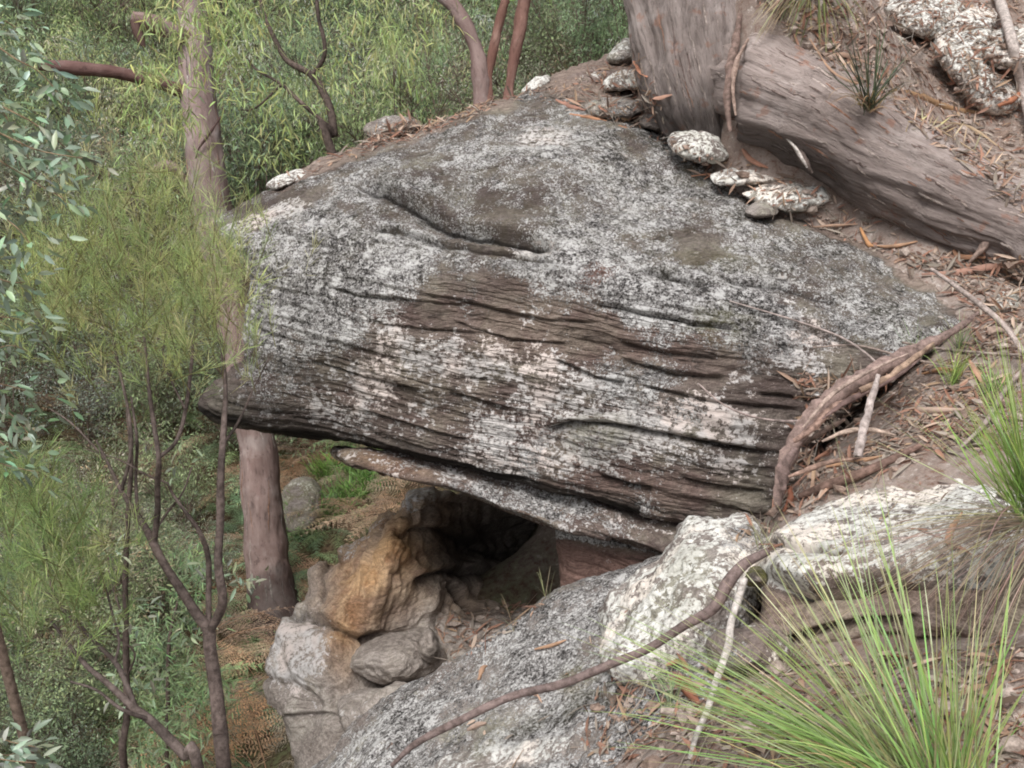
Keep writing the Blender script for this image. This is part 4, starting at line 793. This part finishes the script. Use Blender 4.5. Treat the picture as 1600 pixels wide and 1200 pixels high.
# thin grass tufts
def tuft(px, py, n, L, label, col=GR2, W=.003, group=None, lean=(-.2, 0)):
    h = hit(px, py)
    if h is None: return
    p = h[0]; a = rng.uniform(0, 2*np.pi, n); v = np.c_[np.cos(a)*.5+lean[0], np.sin(a)*.5+lean[1], 1+0*a]; mb = MB()
    blades(mb, p+rng.normal(0, .012, (n, 3))*[1, 1, 0], v, rng.uniform(.5, 1, n)*L, rng.uniform(.6, 1.2, n)*W, np.clip(rng.normal(.35, .2, n), 0, 1), vary(col, n), K=8); o = mb.build('grass_tuft', M_GRASS); tag(o, label, 'grass tuft', group)
tuft(1430, 560, 60, .22, 'thin grass tuft at the right tip of the boulder beside the twisted bark')
tuft(1490, 600, 70, .25, 'green grass tuft between the twisted bark and the right hand grass clump', GR)
tuft(1195, 855, 22, .2, 'sparse tuft growing in the crack between the two lichen boulders', GP)
tuft(1500, 545, 50, .2, 'small grass tuft just above the long twisted bark tip', GR2)
tuft(1550, 620, 60, .25, 'grass tuft behind the right hand grass clump near the grey stick', GR)
tuft(1240, 1040, 40, .22, 'wispy tuft at the foot of the flat-topped boulder undercut', GP)
tuft(1050, 1100, 30, .18, 'wispy green tuft at the foot of the white lichen boulder', GR2)
tuft(855, 935, 7, .22, 'few yellow-green blades standing at the mouth of the hollow', GP, .003)
tuft(805, 985, 5, .3, 'single tall thin blades rising before the dark hollow', GP, .003)
# ------------------------------------------------------------------ vegetation in the gully and beyond
def ground_full(x, y):
    xy_ = np.c_[np.atleast_1d(x), np.atleast_1d(y)].astype(float); z_ = groundz(xy_); q_ = np.c_[xy_, z_]
    nr = sstep(14, 7, np.hypot(xy_[:, 0]-.5, xy_[:, 1]-4)); return z_+(1-nr)*.35*fbm(q_, .25, 4, 4)
def copy_tree(o, loc, rz, s, sz=None):
    c = o.copy(); COL.objects.link(c); c.location = loc; c.rotation_euler = (random.uniform(-.08,.08), random.uniform(-.08,.08), rz); c.scale = (s, s, sz or s)
    for ch in list(o.children):
        k = ch.copy(); COL.objects.link(k); k.parent = c
    return c
STEMC = (.16,.12,.10)
def bush(name, label, cat, group, h, w, nb, ncl, nlf, L, W, cols, droop, spread, seed, stemr=.02, updir=0, flat=1.0, low=.25):
    r = np.random.default_rng(seed); root = empty(name, (0, 0, 0), label, cat, group); sm = MB(); lf = MB()
    subs = np.c_[r.normal(0, w*.32, (nb, 2)), h*r.uniform(low, 1, nb)]; subs[:, :2] *= (1.15-.6*np.abs(subs[:, 2:]/h-.55))
    ends = []
    ns = r.integers(2, 5)
    for k in range(nb):
        b0 = np.r_[r.normal(0, w*.04, 2), -.1]; e = subs[k]; m = b0*.45+e*.55+np.r_[r.normal(0, w*.07, 2), 0]-np.r_[e[:2]*.2, 0]
        V, F, c = tube([b0, (b0+m)/2+np.r_[r.normal(0, w*.03, 2), 0], m, e], [stemr*(h/2)**.5, stemr*.7, stemr*.5, stemr*.15], 5, 14, STEMC); sm.add(V, F, c*r.uniform(.7, 1.3))
        for _ in range(max(1, ncl//nb)):
            ce = e+r.normal(0, 1, 3)*[w*.15, w*.15, h*.1*flat]; ends.append(ce)
            V, F, c = tube([m*.4+e*.6, (e+ce)/2+r.normal(0, .03, 3), ce], [stemr*.25, stemr*.15, stemr*.08], 4, 6, STEMC, cap=False); sm.add(V, F, c)
    ends = np.array(ends); n = len(ends)*nlf; ci = np.repeat(np.arange(len(ends)), nlf)
    off = r.normal(0, 1, (n, 3))*spread*[1, 1, .8]; p = ends[ci]+off
    d = nrm(off)*.7+r.normal(0, .45, (n, 3))+np.array([0, 0, updir-droop])
    up = r.normal(0, .6, (n, 3))+[0, 0, 1.2]
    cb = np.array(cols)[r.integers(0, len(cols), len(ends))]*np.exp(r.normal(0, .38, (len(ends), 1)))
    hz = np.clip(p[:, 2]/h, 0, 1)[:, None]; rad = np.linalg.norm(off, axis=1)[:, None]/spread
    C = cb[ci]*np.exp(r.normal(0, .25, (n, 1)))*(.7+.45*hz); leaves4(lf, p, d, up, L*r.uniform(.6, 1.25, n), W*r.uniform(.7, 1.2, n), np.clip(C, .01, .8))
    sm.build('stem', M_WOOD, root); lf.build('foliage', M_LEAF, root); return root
def fern(label, group, col, n, R, seed):
    r = np.random.default_rng(seed); root = empty('bracken_fern', (0, 0, 0), label, 'fern', group); lf = MB(); sm = MB()
    for k in range(n):
        a = r.uniform(0, 2*np.pi); o = np.array([np.cos(a), np.sin(a), 0]); b = o*r.uniform(0, R*.4); hh = R*r.uniform(.3, 1.1); Lf = R*r.uniform(.8, 1.5)
        t = np.linspace(0, 1, 16); path = b+o*(Lf*t**1.2)[:, None]+np.array([0, 0, 1.])*(hh*(1.5*t-1.15*t*t)*.8)[:, None]
        V, F, c = tube(path[::3], np.linspace(.004, .001, 6), 4, 12, np.array(col)*.8, cap=False); sm.add(V, F, c)
        T = nrm(np.gradient(path, axis=0)); S = nrm(np.cross(T, [0, 0, 1])); U = np.cross(S, T)
        cc = np.array(col)*np.exp(r.normal(0, .3))
        for sgn in (-1, 1):
            for i in range(4, 16):
                pl = Lf*.34*(1-(i-4)/12.5)*r.uniform(.6,1.1); m = 7; s = np.linspace(.08, 1, m); dr = nrm(S[i]*sgn+T[i]*.5+r.normal(0,.12,3))
                q = path[i]+dr*(pl*s)[:, None]-np.array([0, 0, 1.])*(pl*.3*s**2)[:, None]
                for s2 in (-1, 1):
                    d2 = nrm(T[i]*s2*1.0+dr*.5)
                    leaves4(lf, q, np.tile(d2, (m, 1)), U[i]+0*q+r.normal(0, .2, (m, 3)), pl*.28*(1.15-s), r.uniform(.008,.014)+0*s, np.clip(cc*np.exp(r.normal(0, .2, (m, 1))), .01, .8))
    sm.build('stalk', M_WOOD, root); lf.build('fronds', M_LEAF, root); return root
g1, g2, g3, g4 = 'bright green drooping shrubs on the far slope', 'dull grey green shrubs on the far slope', 'dark green shrubs on the far slope', 'open twiggy shrubs on the far slope'
BR = [(.48,.66,.28), (.60,.74,.38), (.32,.47,.20)]; DU = [(.38,.43,.32), (.50,.53,.44), (.24,.27,.19), (.36,.28,.2)]; DK = [(.20,.29,.15), (.25,.34,.19), (.12,.16,.09)]; GY = [(.36,.38,.28), (.28,.30,.2), (.40,.30,.2)]
protoA = [bush('drooping_shrub', 'bright green shrub with drooping narrow leaves on the far slope', 'shrub', g1, 2.4, 1.7, 16, 130, 44, .10, .014, BR, .9, .11, 100+i) for i in range(3)]
protoB = [bush('grey_green_shrub', 'dull grey-green fine leaved shrub on the far slope', 'shrub', g2, 1.9, 1.7, 18, 170, 30, .055, .017, DU, .1, .11, 200+i) for i in range(3)]
protoC = [bush('dark_shrub', 'dark green leafy shrub on the far slope', 'shrub', g3, 2.1, 1.8, 18, 150, 30, .085, .026, DK, .25, .13, 300+i) for i in range(3)]
protoD = [bush('twiggy_shrub', 'thin open twiggy shrub with few leaves on the far slope', 'shrub', g4, 2.0, 1.5, 22, 110, 7, .06, .016, GY, .1, .14, 400+i, stemr=.02) for i in range(2)]
FB = [fern('rusty brown dead bracken fern on the gully floor', 'rusty ferns on the gully floor', c, 9, .62, 500+i) for i, c in enumerate([(.45,.27,.17), (.46,.36,.25)])]
FG = [fern('green bracken fern on the gully floor', 'green ferns on the gully floor', c, 8, .62, 520+i) for i, c in enumerate([(.27,.42,.2), (.22,.34,.18)])]
used = set()
def put(proto, x, y, s, sz=None, zoff=-.03):
    z = float(ground_full(x, y)[0])+zoff
    if proto.name not in used:
        used.add(proto.name); proto.location = (x, y, z); proto.rotation_euler = (0, 0, random.uniform(0, 6.28)); proto.scale = (s, s, sz or s); return proto
    return copy_tree(proto, (x, y, z), random.uniform(0, 6.28), s, sz)
PB = P(430, 985, 8.6)
def clear(x, y, r=1.0):       # keep the line of sight to the tree trunk and its foot open
    for t in np.linspace(.6, 1.0, 9):
        if math.hypot(x-PB[0]*t, y-PB[1]*t) < r*t: return False
    return True
pts = []
def spread_pts(n, ymin, ymax, mind, xs=.62, xoff=0, f=lambda x, y: True):
    out = []; t = 0
    while len(out) < n and t < n*60:
        t += 1; y = ymin+(ymax-ymin)*random.random()**1.2; x = random.uniform(-xs*y-1.2, xs*.42*y)+xoff
        if not f(x, y): continue
        if all((x-a)**2+(y-b)**2 > (mind*(.6+y/18))**2 for a, b in out): out.append((x, y))
    return out
# ferns across the gully floor
for x, y in spread_pts(290, 4.6, 13, .19, f=lambda x, y: (y > 8.2 or x < -1.5) and x < .8 and float(groundz([(x, y)])[0]) < -3.2):
    rust = fbm(np.array([[x, y, 0.]]), 1.1, 2, 9)[0] > .0
    put(random.choice(FB if rust else FG), x, y, random.uniform(.45, .95))
# low and tall shrubs up the slope
for x, y in spread_pts(34, 6.6, 11.5, .85, f=lambda x, y: x < -2.6 and clear(x, y, 1.15)):
    put(random.choice(protoB+protoC+protoD+protoA[:1]), x, y, random.uniform(.4, .7))
for x, y in spread_pts(42, 10.5, 15, .62, f=lambda x, y: x < 1.0):
    px, py, d = PROJ(np.array([[x, y, float(groundz([(x, y)])[0])+.6]])); s = random.uniform(.5, .8)
    if 440 < px[0] < 760 and y < 12.5: s *= .5
    put(random.choice(protoB+protoC+protoA+protoD), x, y, s)
for x, y in spread_pts(80, 14.5, 23, .62): put(random.choice(protoA+protoB+protoB+protoC+protoC+protoD), x, y, random.uniform(.8, 1.2))
for x, y in spread_pts(90, 22, 42, .75): put(random.choice(protoA+protoB+protoC+protoC), x, y, random.uniform(1.2, 1.9))
for x, y in spread_pts(46, 4.8, 8.4, .3, f=lambda x, y: x < -2.7 and x > -6 and clear(x, y, .8)): put(random.choice(protoB+protoC), x, y, random.uniform(.2, .38))
# bright grass tussocks beyond the hollow
for i, (px, py, d) in enumerate([(500,770,10.0), (545,770,10.2), (590,765,10.4), (470,790,9.8), (560,735,10.8), (620,745,10.6), (515,735,10.9)]):
    q_ = P(px, py, d); x, y = q_[0], q_[1]; z = float(ground_full(x, y)[0]); n = 240; a = rng.uniform(0, 2*np.pi, n); mb = MB()
    blades(mb, np.array([x, y, z])+rng.normal(0, .09, (n, 3))*[1, 1, 0], np.c_[np.cos(a)*.6, np.sin(a)*.6, 1+0*a], rng.uniform(.3, .62, n), .012, np.clip(rng.normal(.6, .2, n), 0, 1), vary((.19,.36,.07), n), K=6)
    tag(mb.build('grass_tussock', M_GRASS), 'bright green grass tussock beyond the hollow, left of the cave rock', 'grass clump', 'green tussocks beyond the hollow')
h0 = P(465, 780, 9.6); rk = relief('lichen_rock', [(440,775),(455,752),(480,745),(500,760),(505,800),(490,830),(455,835),(442,810)], [(440,790,9.9),(470,745,10.1),(470,800,9.7),(505,790,9.9)], .5, .2, 120, 40, stone_disp(77), stone_paint(.5,.2,0,0,.5), M_PALE, 'mossy grey rock among ferns just right of the big trunk', 'rock', pw=2, target=False)
# gum tree behind the boulder
gt = empty('gum_tree', P(440, 1010, 8.6), 'straight pinkish gum trunk behind the left tip of the boulder with broken limb stub', 'tree')
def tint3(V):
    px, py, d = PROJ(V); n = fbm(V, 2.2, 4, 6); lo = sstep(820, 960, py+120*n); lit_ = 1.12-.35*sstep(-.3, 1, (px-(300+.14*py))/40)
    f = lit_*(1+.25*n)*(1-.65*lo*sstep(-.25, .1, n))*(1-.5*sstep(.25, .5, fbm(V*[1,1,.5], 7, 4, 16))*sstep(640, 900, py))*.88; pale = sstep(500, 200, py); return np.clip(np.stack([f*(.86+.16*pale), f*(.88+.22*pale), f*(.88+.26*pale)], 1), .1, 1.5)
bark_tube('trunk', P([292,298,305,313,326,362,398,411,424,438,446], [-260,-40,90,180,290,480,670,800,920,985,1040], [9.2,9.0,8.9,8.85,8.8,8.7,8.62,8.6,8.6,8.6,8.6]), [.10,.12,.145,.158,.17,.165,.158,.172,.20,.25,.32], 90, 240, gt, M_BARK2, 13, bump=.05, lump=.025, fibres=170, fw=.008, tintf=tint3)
def branch(parent, pts, ds, wpx, name='branch', mat=None, ns=18, bump=.04, tint=(1,1,1)):
    ds = np.broadcast_to(ds, len(pts)); return bark_tube(name, P([p[0] for p in pts], [p[1] for p in pts], ds), np.array(wpx)*ds/F_PX/2, ns, 60, parent, mat or M_BARK2, len(pts)+7, bump=bump*.4, lump=.02, tintf=lambda V: np.tile(tint, (len(V), 1)))
branch(gt, [(300,62),(270,50),(240,38),(206,28)], [8.85,8.7,8.6,8.5], [24,27,26,20], 'broken_stub', tint=(.95,.95,.95))
branch(gt, [(208,32),(214,48),(222,66),(226,74)], 8.5, [12,14,10,4], 'broken_stub', tint=(.35,.3,.28))
branch(gt, [(300,150),(262,134),(225,124),(180,113),(120,107),(60,100)], [8.85,8.7,8.6,8.5,8.4,8.3], [18,19,20,21,21,17], 'limb', tint=(.6,.5,.5))
branch(gt, [(300,290),(282,275),(262,260),(240,264)], [8.8,8.7,8.6,8.55], [16,17,17,8], 'broken_stub', tint=(1.1,1.1,1.15))
branch(gt, [(345,183),(330,205),(312,230),(305,250)], [8.72,8.62,8.6,8.66], [4,6,6,4], 'bark_strip', tint=(.35,.3,.3))
# trunks behind the crest
for k, (pts, w_, lab) in enumerate([([(640,-40),(700,2),(728,40),(745,85),(752,160),(752,260)], [16,20,22,25,26,26], 'pale curved trunk behind the boulder crest, leftmost of the three'),
      ([(800,-40),(782,30),(768,85),(762,160),(764,260)], [11,13,15,16,16], 'thin reddish trunk leaning right, middle of the three behind the crest'), ([(826,-40),(818,10),(806,75),(795,150),(790,260)], [20,20,19,19,20], 'straight reddish trunk behind the boulder crest, rightmost of the three')]):
    r_ = empty('slender_gum', P(pts[-1][0], pts[-1][1], 9.5), lab, 'tree'); top = P(*pts[-1], 9.5); gzz = float(ground_full(top[0], top[1])[0])
    V_ = P([p[0] for p in pts], [p[1] for p in pts], [9.5]*len(pts)); V_ = np.concatenate([V_, [[top[0], top[1]+.1, gzz-.1]]]); rr = np.r_[np.array(w_), w_[-1]*1.4]*9.5/F_PX/2
    bark_tube('trunk', V_, rr, 24, 90, r_, M_BARK2, 31+k, bump=.03, lump=.03, tintf=lambda V, k=k: np.tile([(.95,.98,1.0), (.8,.62,.55), (.85,.68,.62)][k], (len(V), 1)))
    lf = MB(); n = 500; e = np.array(V_[0])+[0, 0, .6]; p_ = e+rng.normal(0, .35, (n, 3)); leaves4(lf, p_, rng.normal(0, .5, (n, 3))-[0, 0, .6], rng.normal(0, 1, (n, 3)), .12, .02, vary(BR[2], n)); lf.build('foliage', M_LEAF, r_)
# trees with dark crooked stems
def sapling(name, label, d, stems, leafc, nl, L, W, col, droop, spread, mat=M_LEAF, cat='sapling', base_to_ground=True, stemcol=(.10,.075,.065), off_=0):
    b = stems[0][0][0]; B0 = P(b[0], b[1], d); r_ = empty(name, B0, label, cat)
    for k, (pp, ww) in enumerate(stems):
        dd = d+np.cumsum(np.r_[0, rng.normal(0, .05, len(pp)-1)])*(k > 0); V_ = P([p[0] for p in pp], [p[1] for p in pp], dd); rr = np.array(ww, float)*d/F_PX/2
        if k == 0 and base_to_ground:
            gzz = float(ground_full(V_[0][0], V_[0][1])[0]); 
            if gzz < V_[0][2]-.05: V_ = np.concatenate([[[V_[0][0]+off_, V_[0][1]+.05, gzz-.05]], V_]); rr = np.r_[rr[0]*1.2, rr]
        mb = MB(); V, F, c = tube(V_, rr, 10, len(V_)*9, stemcol, bump=.12, bs=25, seed=k); cc = np.clip(np.asarray(stemcol)*(1+.8*fbm(V, 9, 4, k)[:, None]), .02, .6); mb.add(V, F, cc); mb.build('stem' if k == 0 else 'branch', M_WOOD, r_)
    if nl:
        lc = np.array(leafc, float); k = rng.integers(0, len(lc), nl); q_ = lc[k][:, :2]+rng.normal(0, 1, (nl, 2))*lc[k][:, 2:3]*.5; dd = d+rng.normal(0, spread, nl); p_ = P(q_[:, 0], q_[:, 1], dd)
        lf = MB(); leaves8(lf, p_, rng.normal(0, .6, (nl, 3))+[0, 0, -droop], rng.normal(0, .5, (nl, 3))+[0, -.4, 1], L*rng.uniform(.6, 1.2, nl), W*rng.uniform(.7, 1.2, nl), vary(col, nl, .3)); lf.build('foliage', mat, r_)
    return r_
sapling('crooked_sapling', 'dark crooked forked sapling with bright drooping leaves behind the left end of the crest', 7.6,
    [([(528,262),(522,215),(518,180),(510,155),(488,118),(450,96),(430,62),(412,20),(400,-30)], [15,14,13,12,11,9,8,6,4]), ([(488,118),(506,90),(506,60),(497,25),(494,-30)], [8,7,7,6,5]), ([(505,190),(470,160),(440,132),(400,108),(385,88)], [6,6,5,4,2]), ([(440,132),(400,168),(372,172)], [4,3,2])],
    [(300,20,60),(330,60,70),(270,120,50),(260,30,50),(345,110,50),(370,20,60),(230,110,30),(280,180,40),(235,190,45),(420,20,60),(560,30,70),(470,160,60),(620,70,60),(540,110,60),(430,230,50),(400,150,50),(320,0,60),(640,20,70)], 1900, .12, .014, (.42,.55,.25), .9, .35, off_=1.3)
# feathery foreground shrubs: dark bare stems below, needle foliage above
def needles(r_, d, clusters, n_tw, nn, L, col, spread, name='foliage', up=.9):
    cl = np.array(clusters, float); wgt = cl[:, 2]**2*cl[:, 3]; k = rng.choice(len(cl), n_tw, p=wgt/wgt.sum()); q_ = cl[k][:, :2]+rng.normal(0, .62, (n_tw, 2))*cl[k][:, 2:3]
    a = P(q_[:, 0], q_[:, 1], d+rng.normal(0, spread, n_tw)); dr = nrm(rng.normal(0, .42, (n_tw, 3))+[0, 0, up]); tl = L*rng.uniform(.6, 1.5, n_tw)
    t = rng.uniform(0, 1, (n_tw, nn)); base = a[:, None]+dr[:, None]*(tl[:, None]*t)[..., None]; nd = nrm(dr[:, None]*1.1+rng.normal(0, .5, (n_tw, nn, 3)))
    mb = MB(); N_ = n_tw*nn; cc = np.array([(.25,.29,.11), (.20,.26,.11), (.29,.28,.15), (.16,.21,.09)])[rng.integers(0, 4, n_tw)]*np.array(col)*np.exp(rng.normal(0,.15,(n_tw,1))); C = np.repeat(cc*np.exp(rng.normal(0, .2, (n_tw, 1))), nn, 0)*np.exp(rng.normal(0, .2, (N_, 1)))
    leaves4(mb, base.reshape(-1, 3), nd.reshape(-1, 3), rng.normal(0, 1, (N_, 3)), rng.uniform(.04, .10, N_), .002, np.clip(C, .01, .8))
    for i in range(n_tw):
        if i % 2 == 0:
            V, F, c = tube([a[i]-dr[i]*.05, a[i]+dr[i]*tl[i]*.5, a[i]+dr[i]*tl[i]], [.0016, .0012, .0006], 4, 5, (.20,.2,.08), cap=False); mb.add(V, F, c)
    mb.build(name, M_NEED, r_)
s1 = sapling('feathery_shrub', 'feathery yellow-green needle shrub with dark forked stems in front of the boulder tip', 3.7,
    [([(352,1215),(345,1150),(338,1080),(328,1010),(326,985),(308,960),(285,925),(262,890),(245,860),(236,840),(215,805),(190,768),(168,722),(150,688)], [24,23,22,21,20,16,15,14,13,12,9,7,5,3]),
     ([(326,990),(342,960),(348,935),(341,880),(344,820),(345,740),(350,660),(352,600),(345,520)], [15,15,14,13,12,11,9,7,4]), ([(326,985),(326,930),(325,870),(312,832),(290,800),(270,772),(262,755)], [9,9,8,7,6,5,3]),
     ([(240,850),(246,800),(246,760),(248,715),(240,660),(232,600),(225,520)], [10,9,9,8,7,6,4]), ([(190,768),(205,700),(200,640),(185,570),(170,500)], [6,6,5,5,3]), ([(248,715),(275,690),(290,640),(300,560),(305,480)], [6,6,6,5,3]),
     ([(215,805),(212,740),(214,690),(205,620)], [6,5,5,3]), ([(168,722),(140,690),(110,660),(80,640)], [4,3,3,2]), ([(262,755),(225,740),(190,720),(130,700)], [3,3,2,2]), ([(345,700),(372,660),(395,610),(420,560)], [5,4,3,2]), ([(290,640),(270,600),(255,560),(262,500)], [4,3,3,2]), ([(236,840),(262,800),(285,770),(300,730)], [4,4,3,2])],
    [], 0, 0, 0, 0, 0, 0, stemcol=(.13,.10,.09), cat='shrub')
needles(s1, 3.7, [(70,520,70,.6),(60,430,70,.6),(130,580,60,.5),(230,310,60,.4),(300,480,85,1),(340,540,60,.9),(240,440,95,.9),(160,430,80,.8),(320,400,75,.8),(200,350,80,.7),(110,460,60,.7),(280,330,45,.4),(370,480,45,.8),(352,450,40,.8),(130,380,60,.7),(320,420,35,.25),(270,560,70,.6),(180,520,70,.6),(390,560,40,.3)], 680, 22, .12, (1.8,1.95,2.1), .3)
s2 = sapling('feathery_shrub', 'second feathery needle shrub low at the left edge with stems slanting to bottom left', 3.5,
    [([(312,1215),(290,1182),(262,1152),(235,1125),(212,1108),(190,1088),(165,1065),(135,1040),(110,1010),(80,970)], [18,17,16,15,14,11,9,8,6,4]), ([(212,1108),(198,1070),(180,1035),(150,1005),(110,960),(70,920)], [10,9,8,6,5,3]), ([(235,1125),(190,1108),(150,1078),(110,1065)], [7,6,4,3]), ([(180,1035),(186,1000),(176,960),(160,900)], [5,4,4,3]), ([(150,1005),(90,940),(70,860),(60,780)], [5,5,4,3])],
    [], 0, 0, 0, 0, 0, 0, stemcol=(.14,.11,.10), cat='shrub')
needles(s2, 3.5, [(60,830,60,1),(130,870,60,1),(100,940,55,.9),(30,790,50,.9),(30,900,50,.8),(150,960,40,.6),(160,820,30,.5),(40,980,60,.6)], 330, 26, .11, (1.5,1.8,1.75), .25)
sapling('thin_sapling', 'very thin straight sapling stem at lower left with a few pale leaves', 4.3,
    [([(196,1215),(198,1120),(197,1000),(196,900),(200,800),(205,720),(198,640)], [12,11,10,9,8,7,4]), ([(198,980),(180,930),(170,900)], [4,3,2]), ([(197,1060),(210,1020),(175,990),(160,975)], [4,3,3,2])],
    [(175,860,25),(200,975,30),(225,1060,30),(180,1065,20),(230,950,25),(290,1000,40),(300,870,40),(370,910,25),(390,910,25),(190,1100,40),(290,720,60)], 170, .06, .016, (.42,.46,.28), .2, .15, mat=M_GLOSS)
sapling('dark_leaved_sapling', 'dense dark green fine leaved sapling at the bottom between the forked stems', 6.2,
    [([(262,1200),(262,1100),(265,1000),(280,930)], [8,7,6,3])], [(270,1050,60),(290,950,60),(250,1120,60),(330,1080,40),(300,880,45),(230,1000,40),(240,1180,50),(290,1150,60)], 2600, .07, .011, (.22,.33,.16), .5, .3)
# gum leaves at the left edge
def gumleaves(label, base, d, twigs, n, L, W, spread, col=(.29,.38,.25)):
    r_ = empty('gum_sapling', P(base[0], base[1], d), label, 'sapling'); sm = MB(); lf = MB()
    gb = P(base[0], base[1], d); gzz = float(ground_full(gb[0], gb[1])[0]); V, F, c = tube([[gb[0], gb[1], min(gzz, gb[2]-.3)-.1], [gb[0]+.05, gb[1], (gzz+gb[2])/2], gb, P(base[0]+20, base[1]-500, d)], [.022, .018, .014, .008], 8, 40, (.2,.15,.12)); sm.add(V, F, c)
    for tw in twigs:
        pp = [(base[0], tw[0][1]+60)]+tw; q_ = catmull(P([p[0] for p in pp], [p[1] for p in pp], d+np.cumsum(rng.normal(0, .05, len(pp)))), 60); V, F, c = tube(q_[::6], np.linspace(.004, .0012, 10), 5, 40, (.28,.2,.13), cap=False); sm.add(V, F, c)
        m = n//len(twigs); k = rng.integers(12, 60, m); T = nrm(np.gradient(q_, axis=0))[k]; off = rng.normal(0, 1, (m, 3)); b = q_[k]+off*spread*.35
        leaves8(lf, b, T*.5+off*.6+[0, 0, -.15], rng.normal(0, .7, (m, 3))+[0, -.5, .9], L*rng.uniform(.55, 1.2, m), W*rng.uniform(.7, 1.15, m), vary(col, m, .3), fold=.15)
    sm.build('stem', M_WOOD, r_); lf.build('foliage', M_GLOSS, r_); return r_
gumleaves('glossy blue-green broad leaved gum branches hanging in from the upper left edge', (-120, 500), 2.7, [[(-40,60),(20,90),(70,120),(110,180)], [(-40,160),(30,180),(90,220),(140,270)], [(-40,240),(30,270),(80,300),(120,320)], [(-40,330),(20,350),(60,400)], [(-40,20),(20,40),(50,70)], [(-40,420),(10,440),(50,440)], [(-40,120),(30,220),(60,280)], [(-40,200),(60,235),(150,250)]], 620, .052, .018, .10)
gumleaves('leafy gum branch low at the left edge beside the needle foliage', (-140, 900), 3.0, [[(-40,620),(20,650),(60,700)], [(-40,720),(20,730),(70,740)], [(-40,560),(20,540),(60,560)], [(-40,660),(0,690),(40,730)], [(-40,500),(30,500),(70,520)], [(-40,600),(40,610),(90,620)]], 300, .05, .017, .10, (.26,.35,.22))
gumleaves('pale leaved gum sprig at the bottom left corner', (-140, 1300), 3.0, [[(-40,1150),(20,1160),(70,1170)], [(-40,1190),(30,1190),(90,1195)], [(-40,1170),(10,1180),(50,1165)]], 120, .055, .02, .08, (.28,.34,.24))
# ------------------------------------------------------------------ light, camera
w = bpy.data.worlds.new('World'); sc.world = w; w.use_nodes = True; nt = w.node_tree; nt.nodes.clear(); g = G(nt)
SUN_EL, SUN_AZ = math.radians(62), math.radians(200)
sky = g.n('ShaderNodeTexSky', sky_type='NISHITA', sun_disc=False, sun_elevation=SUN_EL, sun_rotation=SUN_AZ, air_density=1.0, dust_density=4.0, ozone_density=1.0)
hs = g.n('ShaderNodeHueSaturation', inp={'Saturation': .22, 'Color': sky.outputs[0]})
bg = g.n('ShaderNodeBackground', inp={'Color': hs.outputs[0], 'Strength': .15}); g.n('ShaderNodeOutputWorld', inp={'Surface': bg.outputs[0]})
sl = bpy.data.lights.new('sun', 'SUN'); sl.energy = 2.7; sl.angle = math.radians(25); sl.color = (1, .97, .93)
so = bpy.data.objects.new('sun', sl); COL.objects.link(so)
sd = Vector((math.sin(SUN_AZ)*math.cos(SUN_EL), math.cos(SUN_AZ)*math.cos(SUN_EL), math.sin(SUN_EL))); so.rotation_euler = sd.to_track_quat('Z', 'Y').to_euler(); so.location = (0, 0, 10)
cd = bpy.data.cameras.new('camera'); cd.sensor_width = 36; cd.lens = F_PX/1600*36; cd.clip_end = 1000; cd.clip_start = .05
co = bpy.data.objects.new('camera', cd); COL.objects.link(co); co.rotation_euler = (math.pi/2-PITCH, 0, 0); sc.camera = co
sc.view_settings.view_transform = 'Standard'; sc.view_settings.look = 'None'; sc.view_settings.exposure = 0
sc.cycles.filter_width = 1.9
sc.cycles.max_bounces = 5; sc.cycles.diffuse_bounces = 3; sc.cycles.glossy_bounces = 1; sc.cycles.transmission_bounces = 3; sc.cycles.caustics_reflective = False; sc.cycles.caustics_refractive = False
sc.cycles.use_adaptive_sampling = True; sc.cycles.adaptive_threshold = .03
